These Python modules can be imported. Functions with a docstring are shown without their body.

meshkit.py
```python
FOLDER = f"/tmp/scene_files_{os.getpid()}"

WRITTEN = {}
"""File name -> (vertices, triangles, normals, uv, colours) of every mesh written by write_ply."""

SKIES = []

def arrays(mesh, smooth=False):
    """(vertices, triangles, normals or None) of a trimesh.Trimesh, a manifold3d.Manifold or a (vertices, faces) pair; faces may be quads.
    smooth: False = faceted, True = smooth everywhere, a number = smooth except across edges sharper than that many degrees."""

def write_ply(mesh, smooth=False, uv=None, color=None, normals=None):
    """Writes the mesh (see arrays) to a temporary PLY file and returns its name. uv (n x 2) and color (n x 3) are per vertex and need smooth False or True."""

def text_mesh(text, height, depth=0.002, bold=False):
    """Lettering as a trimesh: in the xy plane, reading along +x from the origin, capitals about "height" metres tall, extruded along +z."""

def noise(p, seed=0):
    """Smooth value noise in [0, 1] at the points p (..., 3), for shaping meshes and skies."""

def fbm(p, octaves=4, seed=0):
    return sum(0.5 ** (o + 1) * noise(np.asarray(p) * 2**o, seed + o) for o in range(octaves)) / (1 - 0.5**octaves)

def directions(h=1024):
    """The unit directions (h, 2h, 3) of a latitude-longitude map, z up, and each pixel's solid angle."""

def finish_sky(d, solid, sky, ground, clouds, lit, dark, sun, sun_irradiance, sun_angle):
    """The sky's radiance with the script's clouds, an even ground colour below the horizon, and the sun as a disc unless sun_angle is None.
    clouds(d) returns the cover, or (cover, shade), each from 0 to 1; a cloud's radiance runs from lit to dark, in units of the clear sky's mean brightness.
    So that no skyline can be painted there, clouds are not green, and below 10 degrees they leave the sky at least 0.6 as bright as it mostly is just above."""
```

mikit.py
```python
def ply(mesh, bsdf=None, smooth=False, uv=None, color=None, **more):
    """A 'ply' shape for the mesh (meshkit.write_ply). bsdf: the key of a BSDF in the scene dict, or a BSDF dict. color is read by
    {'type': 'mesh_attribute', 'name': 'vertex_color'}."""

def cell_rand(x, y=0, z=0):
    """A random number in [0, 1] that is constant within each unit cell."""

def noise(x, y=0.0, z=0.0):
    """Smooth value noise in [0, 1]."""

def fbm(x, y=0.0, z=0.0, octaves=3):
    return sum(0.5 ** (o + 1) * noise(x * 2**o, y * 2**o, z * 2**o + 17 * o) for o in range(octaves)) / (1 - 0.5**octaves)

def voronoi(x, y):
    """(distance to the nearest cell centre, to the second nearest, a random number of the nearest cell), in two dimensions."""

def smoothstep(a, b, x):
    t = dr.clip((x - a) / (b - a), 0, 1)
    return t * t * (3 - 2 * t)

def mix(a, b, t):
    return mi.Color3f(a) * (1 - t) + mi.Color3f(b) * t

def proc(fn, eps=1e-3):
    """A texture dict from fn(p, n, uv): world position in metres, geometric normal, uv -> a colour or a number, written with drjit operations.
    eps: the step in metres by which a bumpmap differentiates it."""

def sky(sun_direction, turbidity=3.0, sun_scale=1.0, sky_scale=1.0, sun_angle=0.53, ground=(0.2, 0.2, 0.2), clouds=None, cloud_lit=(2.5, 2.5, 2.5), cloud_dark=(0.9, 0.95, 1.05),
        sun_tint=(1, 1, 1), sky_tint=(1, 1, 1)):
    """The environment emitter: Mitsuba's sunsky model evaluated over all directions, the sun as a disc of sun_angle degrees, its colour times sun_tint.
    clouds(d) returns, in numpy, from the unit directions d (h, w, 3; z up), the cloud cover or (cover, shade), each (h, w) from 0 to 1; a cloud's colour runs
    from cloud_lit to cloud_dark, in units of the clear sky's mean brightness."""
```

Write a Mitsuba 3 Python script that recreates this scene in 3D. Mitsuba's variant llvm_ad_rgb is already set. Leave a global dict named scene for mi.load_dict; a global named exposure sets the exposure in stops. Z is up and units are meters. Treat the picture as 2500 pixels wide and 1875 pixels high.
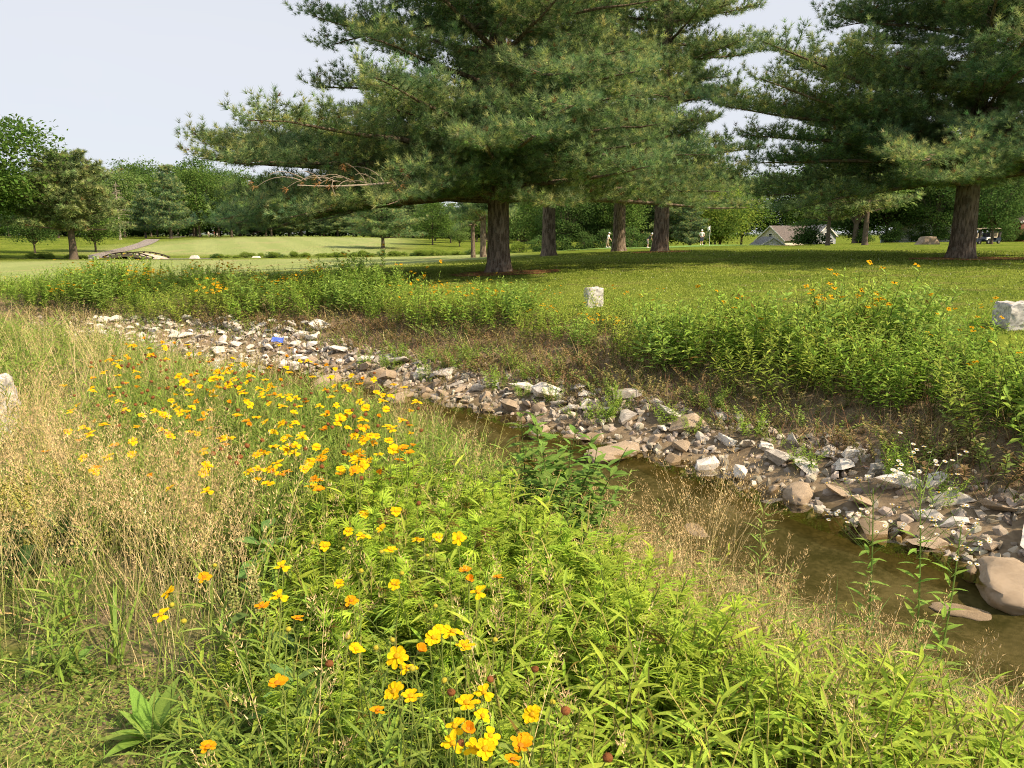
import math, random
import numpy as np, trimesh, manifold3d as m3
import drjit as dr
import mitsuba as mi
import mikit, meshkit
from mikit import fbm, noise, voronoi, smoothstep, mix
from scipy.interpolate import RBFInterpolator

T = mi.ScalarTransform4f
scene, labels = {}, {}
rng = np.random.default_rng(11)
PI = math.pi

# ------------------------------------------------------------------ camera, daylight, exposure
EYE = 1.65                      # metres above the near bank
PITCH = math.radians(11.0)
scene['camera'] = {'type': 'perspective', 'fov': 67.0, 'fov_axis': 'x', 'near_clip': 0.05, 'far_clip': 5000.0,
                   'to_world': T().look_at(origin=[0, 0, EYE], target=[0, math.cos(PITCH), EYE - math.sin(PITCH)], up=[0, 0, 1])}


def thin_cloud(d):              # a thin, nearly even veil of summer haze over the whole sky
    n = meshkit.fbm(np.stack([d[..., 0] * 2.2, d[..., 1] * 2.2, d[..., 2] * 5], -1), 4, 3)
    return 0.76 + 0.12 * n


SUN = np.array([0.74, -0.42, 0.80])
scene['daylight'] = mikit.sky(SUN, turbidity=4.5, sun_scale=1.1, sun_angle=1.4, clouds=thin_cloud,
                              cloud_lit=(1.76, 1.77, 1.86), sun_tint=(1.0, 0.975, 0.92), ground=(0.10, 0.14, 0.05))
exposure = 2.28


# ------------------------------------------------------------------ helpers
def num(name):
    if name not in scene and name not in labels:
        return name
    k = 1
    while f'{name}_{k:03d}' in scene or f'{name}_{k:03d}' in labels:
        k += 1
    return f'{name}_{k:03d}'


_next = {}


def numbered(name):
    if name not in _next:
        _next[name] = 0
        return name
    _next[name] += 1
    return f'{name}_{_next[name]:03d}'


def tag(key, label, cat=None, group=None, kind=None):
    d = {'label': label}
    if cat: d['category'] = cat
    if group: d['group'] = group
    if kind: d['kind'] = kind
    labels[key] = d
    return key


def unit(a):
    return a / np.maximum(np.linalg.norm(a, axis=-1, keepdims=True), 1e-12)


def frames(d, up=None):
    """Rotation matrices (n,3,3) whose columns are x=d, y=side, z=normal."""
    d = unit(np.asarray(d, float))
    up = np.broadcast_to(np.array([0, 0, 1.0]) if up is None else np.asarray(up, float), d.shape)
    y = np.cross(up, d)
    bad = np.linalg.norm(y, axis=-1) < 1e-4
    y[bad] = np.cross(np.array([1.0, 0.13, 0]), d[bad])
    y = unit(y)
    return np.stack([d, y, np.cross(d, y)], -1)


class MB:
    """Collects vertices, triangles and per-vertex tints for one mesh."""
    def __init__(self):
        self.v, self.f, self.c, self.n = [], [], [], 0

    def add(self, v, f, c=(0.5, 0.5, 0.5)):
        v = np.asarray(v, float)
        self.v.append(v); self.f.append(np.asarray(f, int) + self.n); self.n += len(v)
        self.c.append(np.broadcast_to(np.asarray(c, float), (len(v), 3)))
        return self

    def scatter(self, tpl, R, pos, size, col):
        """tpl=(v,f[,tint per vertex]); R (n,3,3); pos (n,3); size (n,) or (n,3); col (n,3)."""
        v, f = tpl[0], tpl[1]
        n, k = len(pos), len(v)
        if n == 0: return self
        size = np.asarray(size, float)
        size = np.broadcast_to(size[:, None] if size.ndim == 1 else size, (n, 3))
        vv = np.einsum('nij,nkj->nki', R, v[None] * size[:, None, :]) + np.asarray(pos)[:, None]
        ff = f[None] + (np.arange(n) * k)[:, None, None]
        cc = np.broadcast_to(np.asarray(col, float)[:, None], (n, k, 3))
        if len(tpl) > 2: cc = cc * tpl[2][None]
        return self.add(vv.reshape(-1, 3), ff.reshape(-1, 3), cc.reshape(-1, 3))

    def mesh(self):
        return np.vstack(self.v), np.vstack(self.f), np.vstack(self.c)

    def ply(self, bsdf, smooth=False):
        v, f, c = self.mesh()
        return mikit.ply((v, f), bsdf, smooth, color=np.clip(c, 0, 1))


def solid(meshes, bsdf, smooth=30):
    m = meshes if not isinstance(meshes, (list, tuple)) else trimesh.util.concatenate(meshes)
    return mikit.ply(m, bsdf, smooth)


def tube(path, radii, sides=5, cap=True):
    path = np.asarray(path, float); n = len(path)
    radii = np.broadcast_to(np.asarray(radii, float), (n,))
    t = unit(np.gradient(path, axis=0))
    ref = np.array([0.31, 0.87, 0.38]) if abs(t[0, 2]) > 0.8 else np.array([0, 0, 1.0])
    a = unit(np.cross(t, ref)); b = np.cross(t, a)
    ang = np.arange(sides) * 2 * PI / sides
    v = (path[:, None] + radii[:, None, None] * (np.cos(ang)[None, :, None] * a[:, None] + np.sin(ang)[None, :, None] * b[:, None])).reshape(-1, 3)
    i = np.arange(n - 1)[:, None] * sides; j = np.arange(sides)[None]; k = (j + 1) % sides
    f = np.concatenate([np.stack([i + j, i + k, i + sides + k], -1).reshape(-1, 3), np.stack([i + j, i + sides + k, i + sides + j], -1).reshape(-1, 3)])
    if cap:
        v = np.vstack([v, path[:1], path[-1:]])
        jj = np.arange(sides); kk = (jj + 1) % sides; q = (n - 1) * sides
        f = np.vstack([f, np.stack([kk, jj, jj * 0 + n * sides], -1), np.stack([q + jj, q + kk, jj * 0 + n * sides + 1], -1)])
    return v, f


def ribbons(mb, paths, width, col, side=None):
    """Flat tapering strips along many paths (n,k,3) -> mb; width (n,k), last row closes to a point."""
    paths = np.asarray(paths, float); n, k, _ = paths.shape
    if side is None:
        a = rng.uniform(0, 2 * PI, n)
        side = np.stack([np.cos(a), np.sin(a), 0 * a], -1)
    w = np.broadcast_to(np.asarray(width, float), (n, k))[:, :-1, None] * 0.5
    L, R = paths[:, :-1] - side[:, None] * w, paths[:, :-1] + side[:, None] * w
    v = np.concatenate([np.stack([L, R], 2).reshape(n, 2 * (k - 1), 3), paths[:, -1:]], 1)
    f = []
    for r in range(k - 2):
        f += [[2 * r, 2 * r + 1, 2 * r + 3], [2 * r, 2 * r + 3, 2 * r + 2]]
    f.append([2 * k - 4, 2 * k - 3, 2 * k - 2])
    f = np.array(f)[None] + (np.arange(n) * (2 * k - 1))[:, None, None]
    mb.add(v.reshape(-1, 3), f.reshape(-1, 3), np.repeat(np.asarray(col, float), 2 * k - 1, 0))


def boxm(sx, sy, sz, at=(0, 0, 0), rz=0.0):
    m = trimesh.creation.box((sx, sy, sz))
    if rz: m.apply_transform(trimesh.transformations.rotation_matrix(rz, [0, 0, 1]))
    m.apply_translation(at)
    return m


def tint(base, n, dv=0.18, dh=0.10):
    """n variations of one plant colour: brightness and a little hue."""
    b = np.asarray(base, float)[None] * np.exp(rng.normal(0, dv, (n, 1)))
    return np.clip(b * np.exp(rng.normal(0, dh, (n, 3))), 0.004, 0.9)


def poly_in(p, poly):
    p = np.asarray(p); poly = np.asarray(poly); inside = np.zeros(len(p), bool)
    for a, b in zip(poly, np.roll(poly, -1, 0)):
        c = ((a[1] > p[:, 1]) != (b[1] > p[:, 1])) & (p[:, 0] < (b[0] - a[0]) * (p[:, 1] - a[1]) / (b[1] - a[1] + 1e-12) + a[0])
        inside ^= c
    return inside


def scatter_in(poly, n):
    poly = np.asarray(poly); lo, hi = poly.min(0), poly.max(0); out = np.zeros((0, 2))
    while len(out) < n:
        q = rng.uniform(lo, hi, (n * 2, 2)); out = np.vstack([out, q[poly_in(q, poly)]])
    return out[:n]


def beside(x, y, marks):
    """Where a thing stands, named by the nearest thing one can find."""
    n, mx, my = min(marks, key=lambda m: (m[1] - x) ** 2 + (m[2] - y) ** 2)[:3]; dx, dy = x - mx, y - my; d = math.hypot(dx, dy)
    side = ('right of' if dx > 0 else 'left of') if abs(dx) > abs(dy) else ('behind' if dy > 0 else 'in front of')
    return f"{'close ' if d < marks[0][3] and side in ('behind', 'in front of') else 'just ' if d < marks[0][3] else ''}{side} {n}"


def spaced_in(poly, n, gap, tries=40):
    """About n points in the polygon, no two closer than gap."""
    pts = scatter_in(poly, n * tries); keep = []
    for q in pts:
        if all((q[0] - k[0]) ** 2 + (q[1] - k[1]) ** 2 > gap * gap for k in keep):
            keep.append(q)
            if len(keep) == n: break
    return np.array(keep)

# ------------------------------------------------------------------ materials
def vcol(): return {'type': 'mesh_attribute', 'name': 'vertex_color'}


scene['leaf_surface'] = {'type': 'twosided', 'bsdf': {'type': 'diffuse', 'reflectance': vcol()}}
scene['thin_leaf'] = {'type': 'principledthin', 'base_color': vcol(), 'roughness': 0.60, 'spec_trans': 0.0, 'diff_trans': 0.75, 'eta': 1.33, 'spec_tint': 0.0}
scene['straw'] = {'type': 'twosided', 'bsdf': {'type': 'diffuse', 'reflectance': vcol()}}
scene['needles'] = {'type': 'principledthin', 'base_color': vcol(), 'roughness': 0.55, 'spec_trans': 0.0, 'diff_trans': 0.9, 'eta': 1.35}
scene['petal'] = {'type': 'principledthin', 'base_color': vcol(), 'roughness': 0.6, 'spec_trans': 0.0, 'diff_trans': 0.6, 'eta': 1.35}


def bark_color(p, n, uv):
    g = fbm(p.x * 22, p.y * 22, p.z * 4, 3)
    m = fbm(p.x * 3, p.y * 3, p.z * 1.5 + 7, 2)
    lichen = smoothstep(0.60, 0.75, fbm(p.x * 9 + 3, p.y * 9, p.z * 7, 3))
    c = mix((0.070, 0.052, 0.040), (0.27, 0.215, 0.17), smoothstep(0.3, 0.75, g) * 0.8 + 0.2 * m)
    return mix(c, (0.27, 0.26, 0.23), lichen * 0.35)


scene['bark'] = {'type': 'twosided', 'bsdf': {'type': 'diffuse', 'reflectance': mikit.proc(bark_color)}}
scene['far_bark'] = {'type': 'twosided', 'bsdf': {'type': 'diffuse', 'reflectance': {'type': 'rgb', 'value': [0.13, 0.105, 0.085]}}}
scene['pale_bark'] = {'type': 'twosided', 'bsdf': {'type': 'diffuse', 'reflectance': {'type': 'rgb', 'value': [0.33, 0.29, 0.24]}}}


def ground_color(p, n, uv):
    """uv.x: how much bare soil, uv.y: how much closely mown fairway turf."""
    a = fbm(p.x * 0.45, p.y * 0.45, 3.0, 3)
    b = fbm(p.x * 5, p.y * 5, 1.0, 3)
    c = noise(p.x * 38, p.y * 38)
    rough = mix((0.075, 0.120, 0.016), (0.19, 0.235, 0.040), smoothstep(0.25, 0.8, 0.45 * a + 0.35 * b + 0.2 * c))
    rough = mix(rough, (0.17, 0.145, 0.065), smoothstep(0.62, 0.80, fbm(p.x * 1.3 + 9, p.y * 1.3, 5.0, 3)) * 0.45)
    s = dr.sin((p.x * 0.93 + p.y * 0.37) * 2 * PI / 9.0 + 1.5 * a)
    fair = mix((0.205, 0.262, 0.090), (0.285, 0.325, 0.135), smoothstep(-0.4, 0.4, s) * 0.35 + 0.40 * a + 0.25 * b)
    fair = mix(fair, (0.32, 0.29, 0.15), smoothstep(0.58, 0.78, fbm(p.x * 0.35 + 4, p.y * 0.12, 2.0, 3)) * 0.5)
    turf = mix(rough, fair, uv.y)
    soil = mix((0.115, 0.088, 0.058), (0.29, 0.23, 0.155), 0.55 * b + 0.45 * c)
    bed = mix((0.036, 0.034, 0.010), (0.105, 0.088, 0.034), smoothstep(0.2, 0.8, 0.5 * fbm(p.x * 2.2, p.y * 2.2, 8.0, 3) + 0.3 * b + 0.2 * c))
    soil = mix(bed, soil, smoothstep(-1.12, -1.0, p.z + 0.1 * b))
    return mix(turf, soil, smoothstep(0.25, 0.75, uv.x + 0.5 * (b - 0.5)))


scene['ground_surface'] = {'type': 'diffuse', 'reflectance': mikit.proc(ground_color)}
scene['green_turf'] = {'type': 'diffuse', 'reflectance': mikit.proc(lambda p, n, uv: mix((0.14, 0.25, 0.065), (0.18, 0.29, 0.085), fbm(p.x * 0.8, p.y * 0.8, 0.0, 3)))}
scene['sand'] = {'type': 'diffuse', 'reflectance': mikit.proc(lambda p, n, uv: mix((0.36, 0.27, 0.17), (0.50, 0.40, 0.27), fbm(p.x * 2, p.y * 2, 0.0, 3)))}
scene['tarmac'] = {'type': 'diffuse', 'reflectance': mikit.proc(lambda p, n, uv: mix((0.20, 0.18, 0.165), (0.29, 0.265, 0.245), fbm(p.x * 1.5, p.y * 1.5, 0.0, 4)))}


def rock_tex(lo, hi, vein, mud):
    def fn(p, n, uv):
        a = fbm(p.x * 4.5, p.y * 4.5, p.z * 4.5, 3)
        b = fbm(p.x * 24 + p.z * 20, p.y * 24, p.z * 30, 3)
        c = mix(lo, hi, smoothstep(0.25, 0.75, 0.45 * a + 0.55 * b))
        band = smoothstep(0.06, 0.0, dr.abs(fbm(p.x * 6 + 5, p.y * 6, p.z * 9, 3) - 0.5))
        c = mix(c, vein, band * 0.65)
        return mix(c, (0.27, 0.21, 0.145), mud * smoothstep(0.35, 0.6, fbm(p.x * 3 + 2, p.y * 3, p.z * 3, 3) + 0.35 * mud))
    return fn


for k, args in dict(grey=((0.24, 0.232, 0.22), (0.50, 0.48, 0.445), (0.62, 0.59, 0.54), 0.25), white=((0.44, 0.42, 0.385), (0.70, 0.67, 0.615), (0.82, 0.79, 0.74), 0.12),
                    tan=((0.27, 0.215, 0.16), (0.44, 0.365, 0.28), (0.45, 0.38, 0.30), 0.7), mud=((0.10, 0.075, 0.04), (0.21, 0.155, 0.09), (0.27, 0.21, 0.13), 0.5)).items():
    scene['rock_' + k] = {'type': 'principled', 'base_color': mikit.proc(rock_tex(*args)), 'roughness': 0.75, 'specular': 0.3}
scene['block_stone'] = {'type': 'diffuse', 'reflectance': mikit.proc(lambda p, n, uv: mix(mix((0.34, 0.33, 0.32), (0.64, 0.62, 0.59), smoothstep(0.25, 0.7, fbm(p.x * 26, p.y * 26, p.z * 26, 4))),
                                                                                         (0.55, 0.42, 0.27), smoothstep(0.58, 0.72, fbm(p.x * 4 + 7, p.y * 4, p.z * 4, 3)) * 0.6))}
scene['water_surface'] = {'type': 'thindielectric', 'int_ior': 1.33, 'specular_transmittance': {'type': 'rgb', 'value': [0.64, 0.59, 0.40]}}
for k, (c, r, m) in dict(white_paint=((0.80, 0.80, 0.78), 0.35, 0), cream_siding=((0.66, 0.62, 0.55), 0.6, 0), grey_siding=((0.36, 0.40, 0.46), 0.6, 0), brick=((0.25, 0.11, 0.075), 0.8, 0),
                         shingle=((0.12, 0.105, 0.10), 0.85, 0), grey_shingle=((0.20, 0.205, 0.22), 0.85, 0), black_plastic=((0.02, 0.02, 0.022), 0.4, 0), dark_body=((0.018, 0.028, 0.05), 0.25, 0),
                         rubber=((0.025, 0.025, 0.025), 0.8, 0), steel=((0.55, 0.55, 0.56), 0.35, 1), skin=((0.50, 0.30, 0.21), 0.55, 0), white_cloth=((0.74, 0.74, 0.73), 0.85, 0),
                         dark_cloth=((0.055, 0.05, 0.05), 0.85, 0), grey_cloth=((0.20, 0.19, 0.19), 0.85, 0), navy_cloth=((0.06, 0.07, 0.11), 0.85, 0), red_cloth=((0.42, 0.03, 0.03), 0.85, 0),
                         khaki_cloth=((0.30, 0.25, 0.18), 0.85, 0), hair=((0.07, 0.05, 0.035), 0.7, 0), old_timber=((0.20, 0.165, 0.13), 0.8, 0), dark_timber=((0.055, 0.04, 0.032), 0.8, 0),
                         concrete=((0.36, 0.32, 0.27), 0.85, 0), blue_plastic=((0.07, 0.13, 0.50), 0.4, 0), window_glass=((0.03, 0.035, 0.04), 0.08, 0), seat_beige=((0.42, 0.36, 0.27), 0.6, 0)).items():
    scene[k] = {'type': 'twosided', 'bsdf': {'type': 'principled', 'base_color': {'type': 'rgb', 'value': list(c)}, 'roughness': r, 'metallic': float(m), 'specular': 0.4}}
scene['pine_litter'] = {'type': 'diffuse', 'reflectance': mikit.proc(lambda p, n, uv: mix((0.12, 0.055, 0.028), (0.29, 0.155, 0.085), fbm(p.x * 9, p.y * 9, 0.0, 4)))}


# ------------------------------------------------------------------ terrain
# the far water's edge of the creek, from the right-hand end to the left-hand end; s > 0 lies on the far bank
CREEK = np.array([(12, -5), (8.2, 0), (6.3, 2.7), (5.2, 4.5), (4.2, 6.04), (3.4, 7.17), (2.76, 8.31), (2.0, 9.5), (0.95, 10.5), (0.0, 11.7), (-1.44, 13.3), (-3.25, 15.1), (-5.0, 16.8),
                  (-7.2, 17.8), (-10, 18.4), (-14, 18.8), (-20, 19.6), (-30, 22), (-45, 29), (-75, 40)], float)
CONTROL = np.array([(0, 0, 0), (-3, 3, 0), (-1, 3, 0.0), (2, 1, 0), (-6, 6, 0), (-8, 10, -.1), (-3, 8, 0), (0, 5, -.02), (-5, -5, 0), (5, -6, 0), (-14, 12, -.1), (-20, 4, 0), (-30, -20, 0), (25, -25, .3), (14, 2, .2),
                    (-12, 24, -.15), (-5, 21, .1), (0, 18, .25), (4, 15, .32), (8, 12.5, .38), (12, 10, .45), (20, 12, .6), (-.4, 25, .47), (15.5, 27, .82), (26, 26, .85), (7.2, 38, .82), (6.1, 45, .65), (1.9, 40, .53),
                    (-10, 30, -.05), (-2.5, 68, -.43), (-3.7, 75, -.65), (11.2, 92, -.03), (15.5, 90, -.05), (22.5, 92, .28), (22.5, 86, .2), (17, 86, .05), (54.6, 92, .3), (46.5, 88, .36), (30, 75, .51), (32.3, 72, .63), (26, 60, .7),
                    (45, 60, .9), (5, 62, .3), (24, 98, .28), (38, 97, .1), (60, 108, .6), (75, 110, .6), (45, 118, .2), (24, 112, -.5), (36, 130, -1.6), (55, 170, -2.0), (90, 150, -.6), (110, 90, .6), (20, 150, -1.8), (5, 110, -1.0),
                    (-20, 28, -.3), (-17, 50, -.7), (-30, 60, -1.0), (-40, 85, -1.5), (-55, 113, -1.95), (-62, 108, -1.8), (-27, 113, -1.75), (0, 120, -1.6), (-27, 165, -1.45), (-92, 210, .32), (-88, 195, .2), (-122, 290, .66),
                    (-106, 280, .69), (-60, 262, .75), (-20, 240, -.2), (0, 200, -1.1), (10, 260, -.8), (-100, 150, -.5), (-85, 130, -1.2), (-130, 180, .5), (-80, 60, -.8), (-45, 35, -.4), (-60, 160, -.8), (-55, 210, .1), (40, 250, -1.5),
                    (-300, 300, 1), (-200, 500, 0), (0, 500, -1.5), (200, 400, -1.5), (300, 150, 0), (-250, 50, 0), (0, -200, 0), (250, -100, 0), (-250, -150, 0), (900, 900, -2), (-900, 900, -2), (900, -300, 0), (-900, -300, 0), (0, 950, -3)], float)
_rbf = RBFInterpolator(CONTROL[:, :2], CONTROL[:, 2], kernel='linear', smoothing=0.02)


def creek_s(p):
    """Signed distance from the far water's edge, + on the far bank."""
    p = np.asarray(p, float); best = np.full(len(p), 1e9); sign = np.ones(len(p))
    for a, b in zip(CREEK[:-1], CREEK[1:]):
        ab = b - a; t = np.clip(((p - a) @ ab) / (ab @ ab), 0, 1)
        q = p - (a + t[:, None] * ab); d = np.hypot(q[:, 0], q[:, 1])
        cr = ab[0] * (p[:, 1] - a[1]) - ab[1] * (p[:, 0] - a[0])
        m = d < best - 1e-9; best[m] = d[m]; sign[m] = np.sign(-cr[m])
    return best * sign


def sstep(a, b, x):
    t = np.clip((x - a) / (b - a), 0, 1); return t * t * (3 - 2 * t)


WATER = -1.10
S_KEYS = np.array([-9, -5.4, -4.5, -3.5, -2.6, -2.1, -1.1, -0.25, 0.0, 0.5, 1.3, 2.4, 3.6, 5.2, 9])
Z_KEYS = np.array([0, 0, -.10, -.55, -1.02, -1.17, -1.27, -1.18, -1.10, -0.92, -0.66, -0.25, 0.02, 0.12, 0.2])


def base_height(p):
    out = np.zeros(len(p))
    for i in range(0, len(p), 20000):
        out[i:i + 20000] = _rbf(p[i:i + 20000])
    return out


def height(p, fine=True):
    p = np.atleast_2d(np.asarray(p, float))[:, :2]
    s = creek_s(p); b = base_height(p); z = np.interp(s, S_KEYS, Z_KEYS)
    w = np.where(s > 0, sstep(2.6, 6.5, s), sstep(3.8, 6.0, -s))
    far = np.hypot(p[:, 0], p[:, 1]) > 200
    w = np.where(far, 1, w)
    z = z * (1 - w) + b * w
    if fine:
        q = np.column_stack([p, np.zeros(len(p))])
        k = 1 - sstep(30, 60, np.hypot(p[:, 0], p[:, 1] - 8))
        z = z + k * (0.05 * (meshkit.fbm(q * 1.4, 3, 5) - 0.5) + (0.10 * (1 - sstep(2.5, 4, np.abs(s - 0.3)))) * (meshkit.fbm(q * 2.6, 3, 8) - 0.5))
        z = z + (1 - k) * 0.12 * (meshkit.fbm(q * 0.05, 2, 9) - 0.5)
    return z


def at(x, y): return float(height([(x, y)])[0])


def axis_steps(lo, hi, step, far_lo, far_hi, grow=1.12):
    a = list(np.arange(lo, hi + step / 2, step)); d = step
    while a[-1] < far_hi: d = min(d * grow, 60); a.append(a[-1] + d)
    d = step
    while a[0] > far_lo: d = min(d * grow, 60); a.insert(0, a[0] - d)
    return np.array(a)


gx, gy = axis_steps(-13, 9.5, 0.13, -1500, 1500), axis_steps(0.5, 21, 0.13, -400, 1800)
GX, GY = np.meshgrid(gx, gy); gp = np.column_stack([GX.ravel(), GY.ravel()])
gz = height(gp); gs = creek_s(gp)
soil = np.clip(np.where(gs > 0, 1 - sstep(2.6, 4.3, gs), 1 - sstep(3.4, 4.6, -gs)), 0, 1) * (np.hypot(gp[:, 0], gp[:, 1]) < 120)
soil = np.maximum(soil, 0.52 * (gs < 0) * (np.hypot(gp[:, 0] + 1, gp[:, 1] - 6) < 14))
left_fair = sstep(-3, 3, (gp[:, 1] - 28) - 0.8 * (gp[:, 0] + 17)) * (1 - sstep(-4, 3, gp[:, 0])) * sstep(-75, -60, gp[:, 0] + 0.2 * (60 - gp[:, 1]))
rough_band = np.exp(-((gp[:, 1] - 116) / 7.0) ** 2)
hill = sstep(122, 132, gp[:, 1]) * (1 - sstep(255, 270, gp[:, 1])) * sstep(-78, -66, gp[:, 0] + 0.12 * (gp[:, 1] - 130)) * (1 - sstep(-30, -12, gp[:, 0] + 0.1 * (gp[:, 1] - 130)))
fair = np.clip(left_fair * (1 - sstep(105, 112, gp[:, 1])) + hill, 0, 1) * (1 - rough_band)
ny, nx = GX.shape
ii = (np.arange(ny - 1)[:, None] * nx + np.arange(nx - 1)[None]).ravel()
gf = np.concatenate([np.stack([ii, ii + 1, ii + nx + 1], -1), np.stack([ii, ii + nx + 1, ii + nx], -1)])
scene['ground'] = mikit.ply((np.column_stack([gp, gz]), gf), 'ground_surface', True, uv=np.column_stack([soil, fair]))
tag('ground', 'mown golf course lawn with the sloping creek banks and fairway', kind='structure')


def drape(key, outline, bsdf, lift, label, step=1.0, kind='structure', crown=None):
    """A sheet over the terrain, cut to an outline; lift above the ground in metres."""
    from shapely.geometry import Polygon
    outline = np.asarray(outline, float)
    v, f = trimesh.creation.triangulate_polygon(Polygon(outline), engine='earcut')
    m = trimesh.Trimesh(np.column_stack([v, np.zeros(len(v))]), f)
    m = m.subdivide_to_size(step, max_iter=12)
    z = height(m.vertices[:, :2]) + lift
    if crown is not None: z = z + crown(m.vertices[:, :2])
    m.vertices = np.column_stack([m.vertices[:, :2], z])
    if m.face_normals[:, 2].mean() < 0: m.invert()
    scene[key] = mikit.ply(m, bsdf, True)
    tag(key, label, kind=kind)


def blob(cx, cy, rx, ry, n=40, wob=0.12, seed=1):
    a = np.linspace(0, 2 * PI, n, endpoint=False)
    r = 1 + wob * (meshkit.fbm(np.column_stack([np.cos(a) * 1.5 + seed * 7, np.sin(a) * 1.5, 0 * a]), 3, seed) - 0.5) * 2
    return np.column_stack([cx + rx * r * np.cos(a), cy + ry * r * np.sin(a)])


# creek water: one rippled sheet between the banks
cm = CREEK[1:-1]; side = unit(np.column_stack([np.gradient(cm[:, 1]), -np.gradient(cm[:, 0])]))
dens = []
for a, b in zip(np.arange(len(cm) - 1), np.arange(1, len(cm))):
    k = max(2, int(np.linalg.norm(cm[b] - cm[a]) / 0.1)); t = np.linspace(0, 1, k, endpoint=False)[:, None]
    dens.append(np.hstack([cm[a] * (1 - t) + cm[b] * t, side[a] * (1 - t) + side[b] * t]))
dens = np.vstack(dens); off = np.linspace(-0.55, 2.75, 30)
wp = dens[:, None, :2] + off[None, :, None] * dens[:, None, 2:]
wp = wp.reshape(-1, 2); q = np.column_stack([wp, 0 * wp[:, 0]])
wz = WATER + 0.017 * (meshkit.fbm(q * np.array([2.5, 5.0, 1]), 3, 21) - 0.5) + 0.005 * (meshkit.noise(q * 13, 4) - 0.5)
k = len(off); jj = (np.arange(len(dens) - 1)[:, None] * k + np.arange(k - 1)[None]).ravel()
wf = np.concatenate([np.stack([jj, jj + 1, jj + k + 1], -1), np.stack([jj, jj + k + 1, jj + k], -1)])
wv = np.column_stack([wp, wz])
if np.cross(wv[wf[0, 1]] - wv[wf[0, 0]], wv[wf[0, 2]] - wv[wf[0, 0]])[2] < 0: wf = wf[:, ::-1]
scene['water'] = mikit.ply((wv, wf), 'water_surface', True)
tag('water', 'shallow brown creek water', kind='structure')

drape('putting_green', blob(19, 93.5, 17, 6.0, seed=2), 'green_turf', 0.05, 'smooth pale putting green round the flag')
drape('sand_bunker', blob(33.5, 86, 5.0, 1.3, seed=3), 'sand', 0.03, 'sandy bunker right of the putting green')


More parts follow.
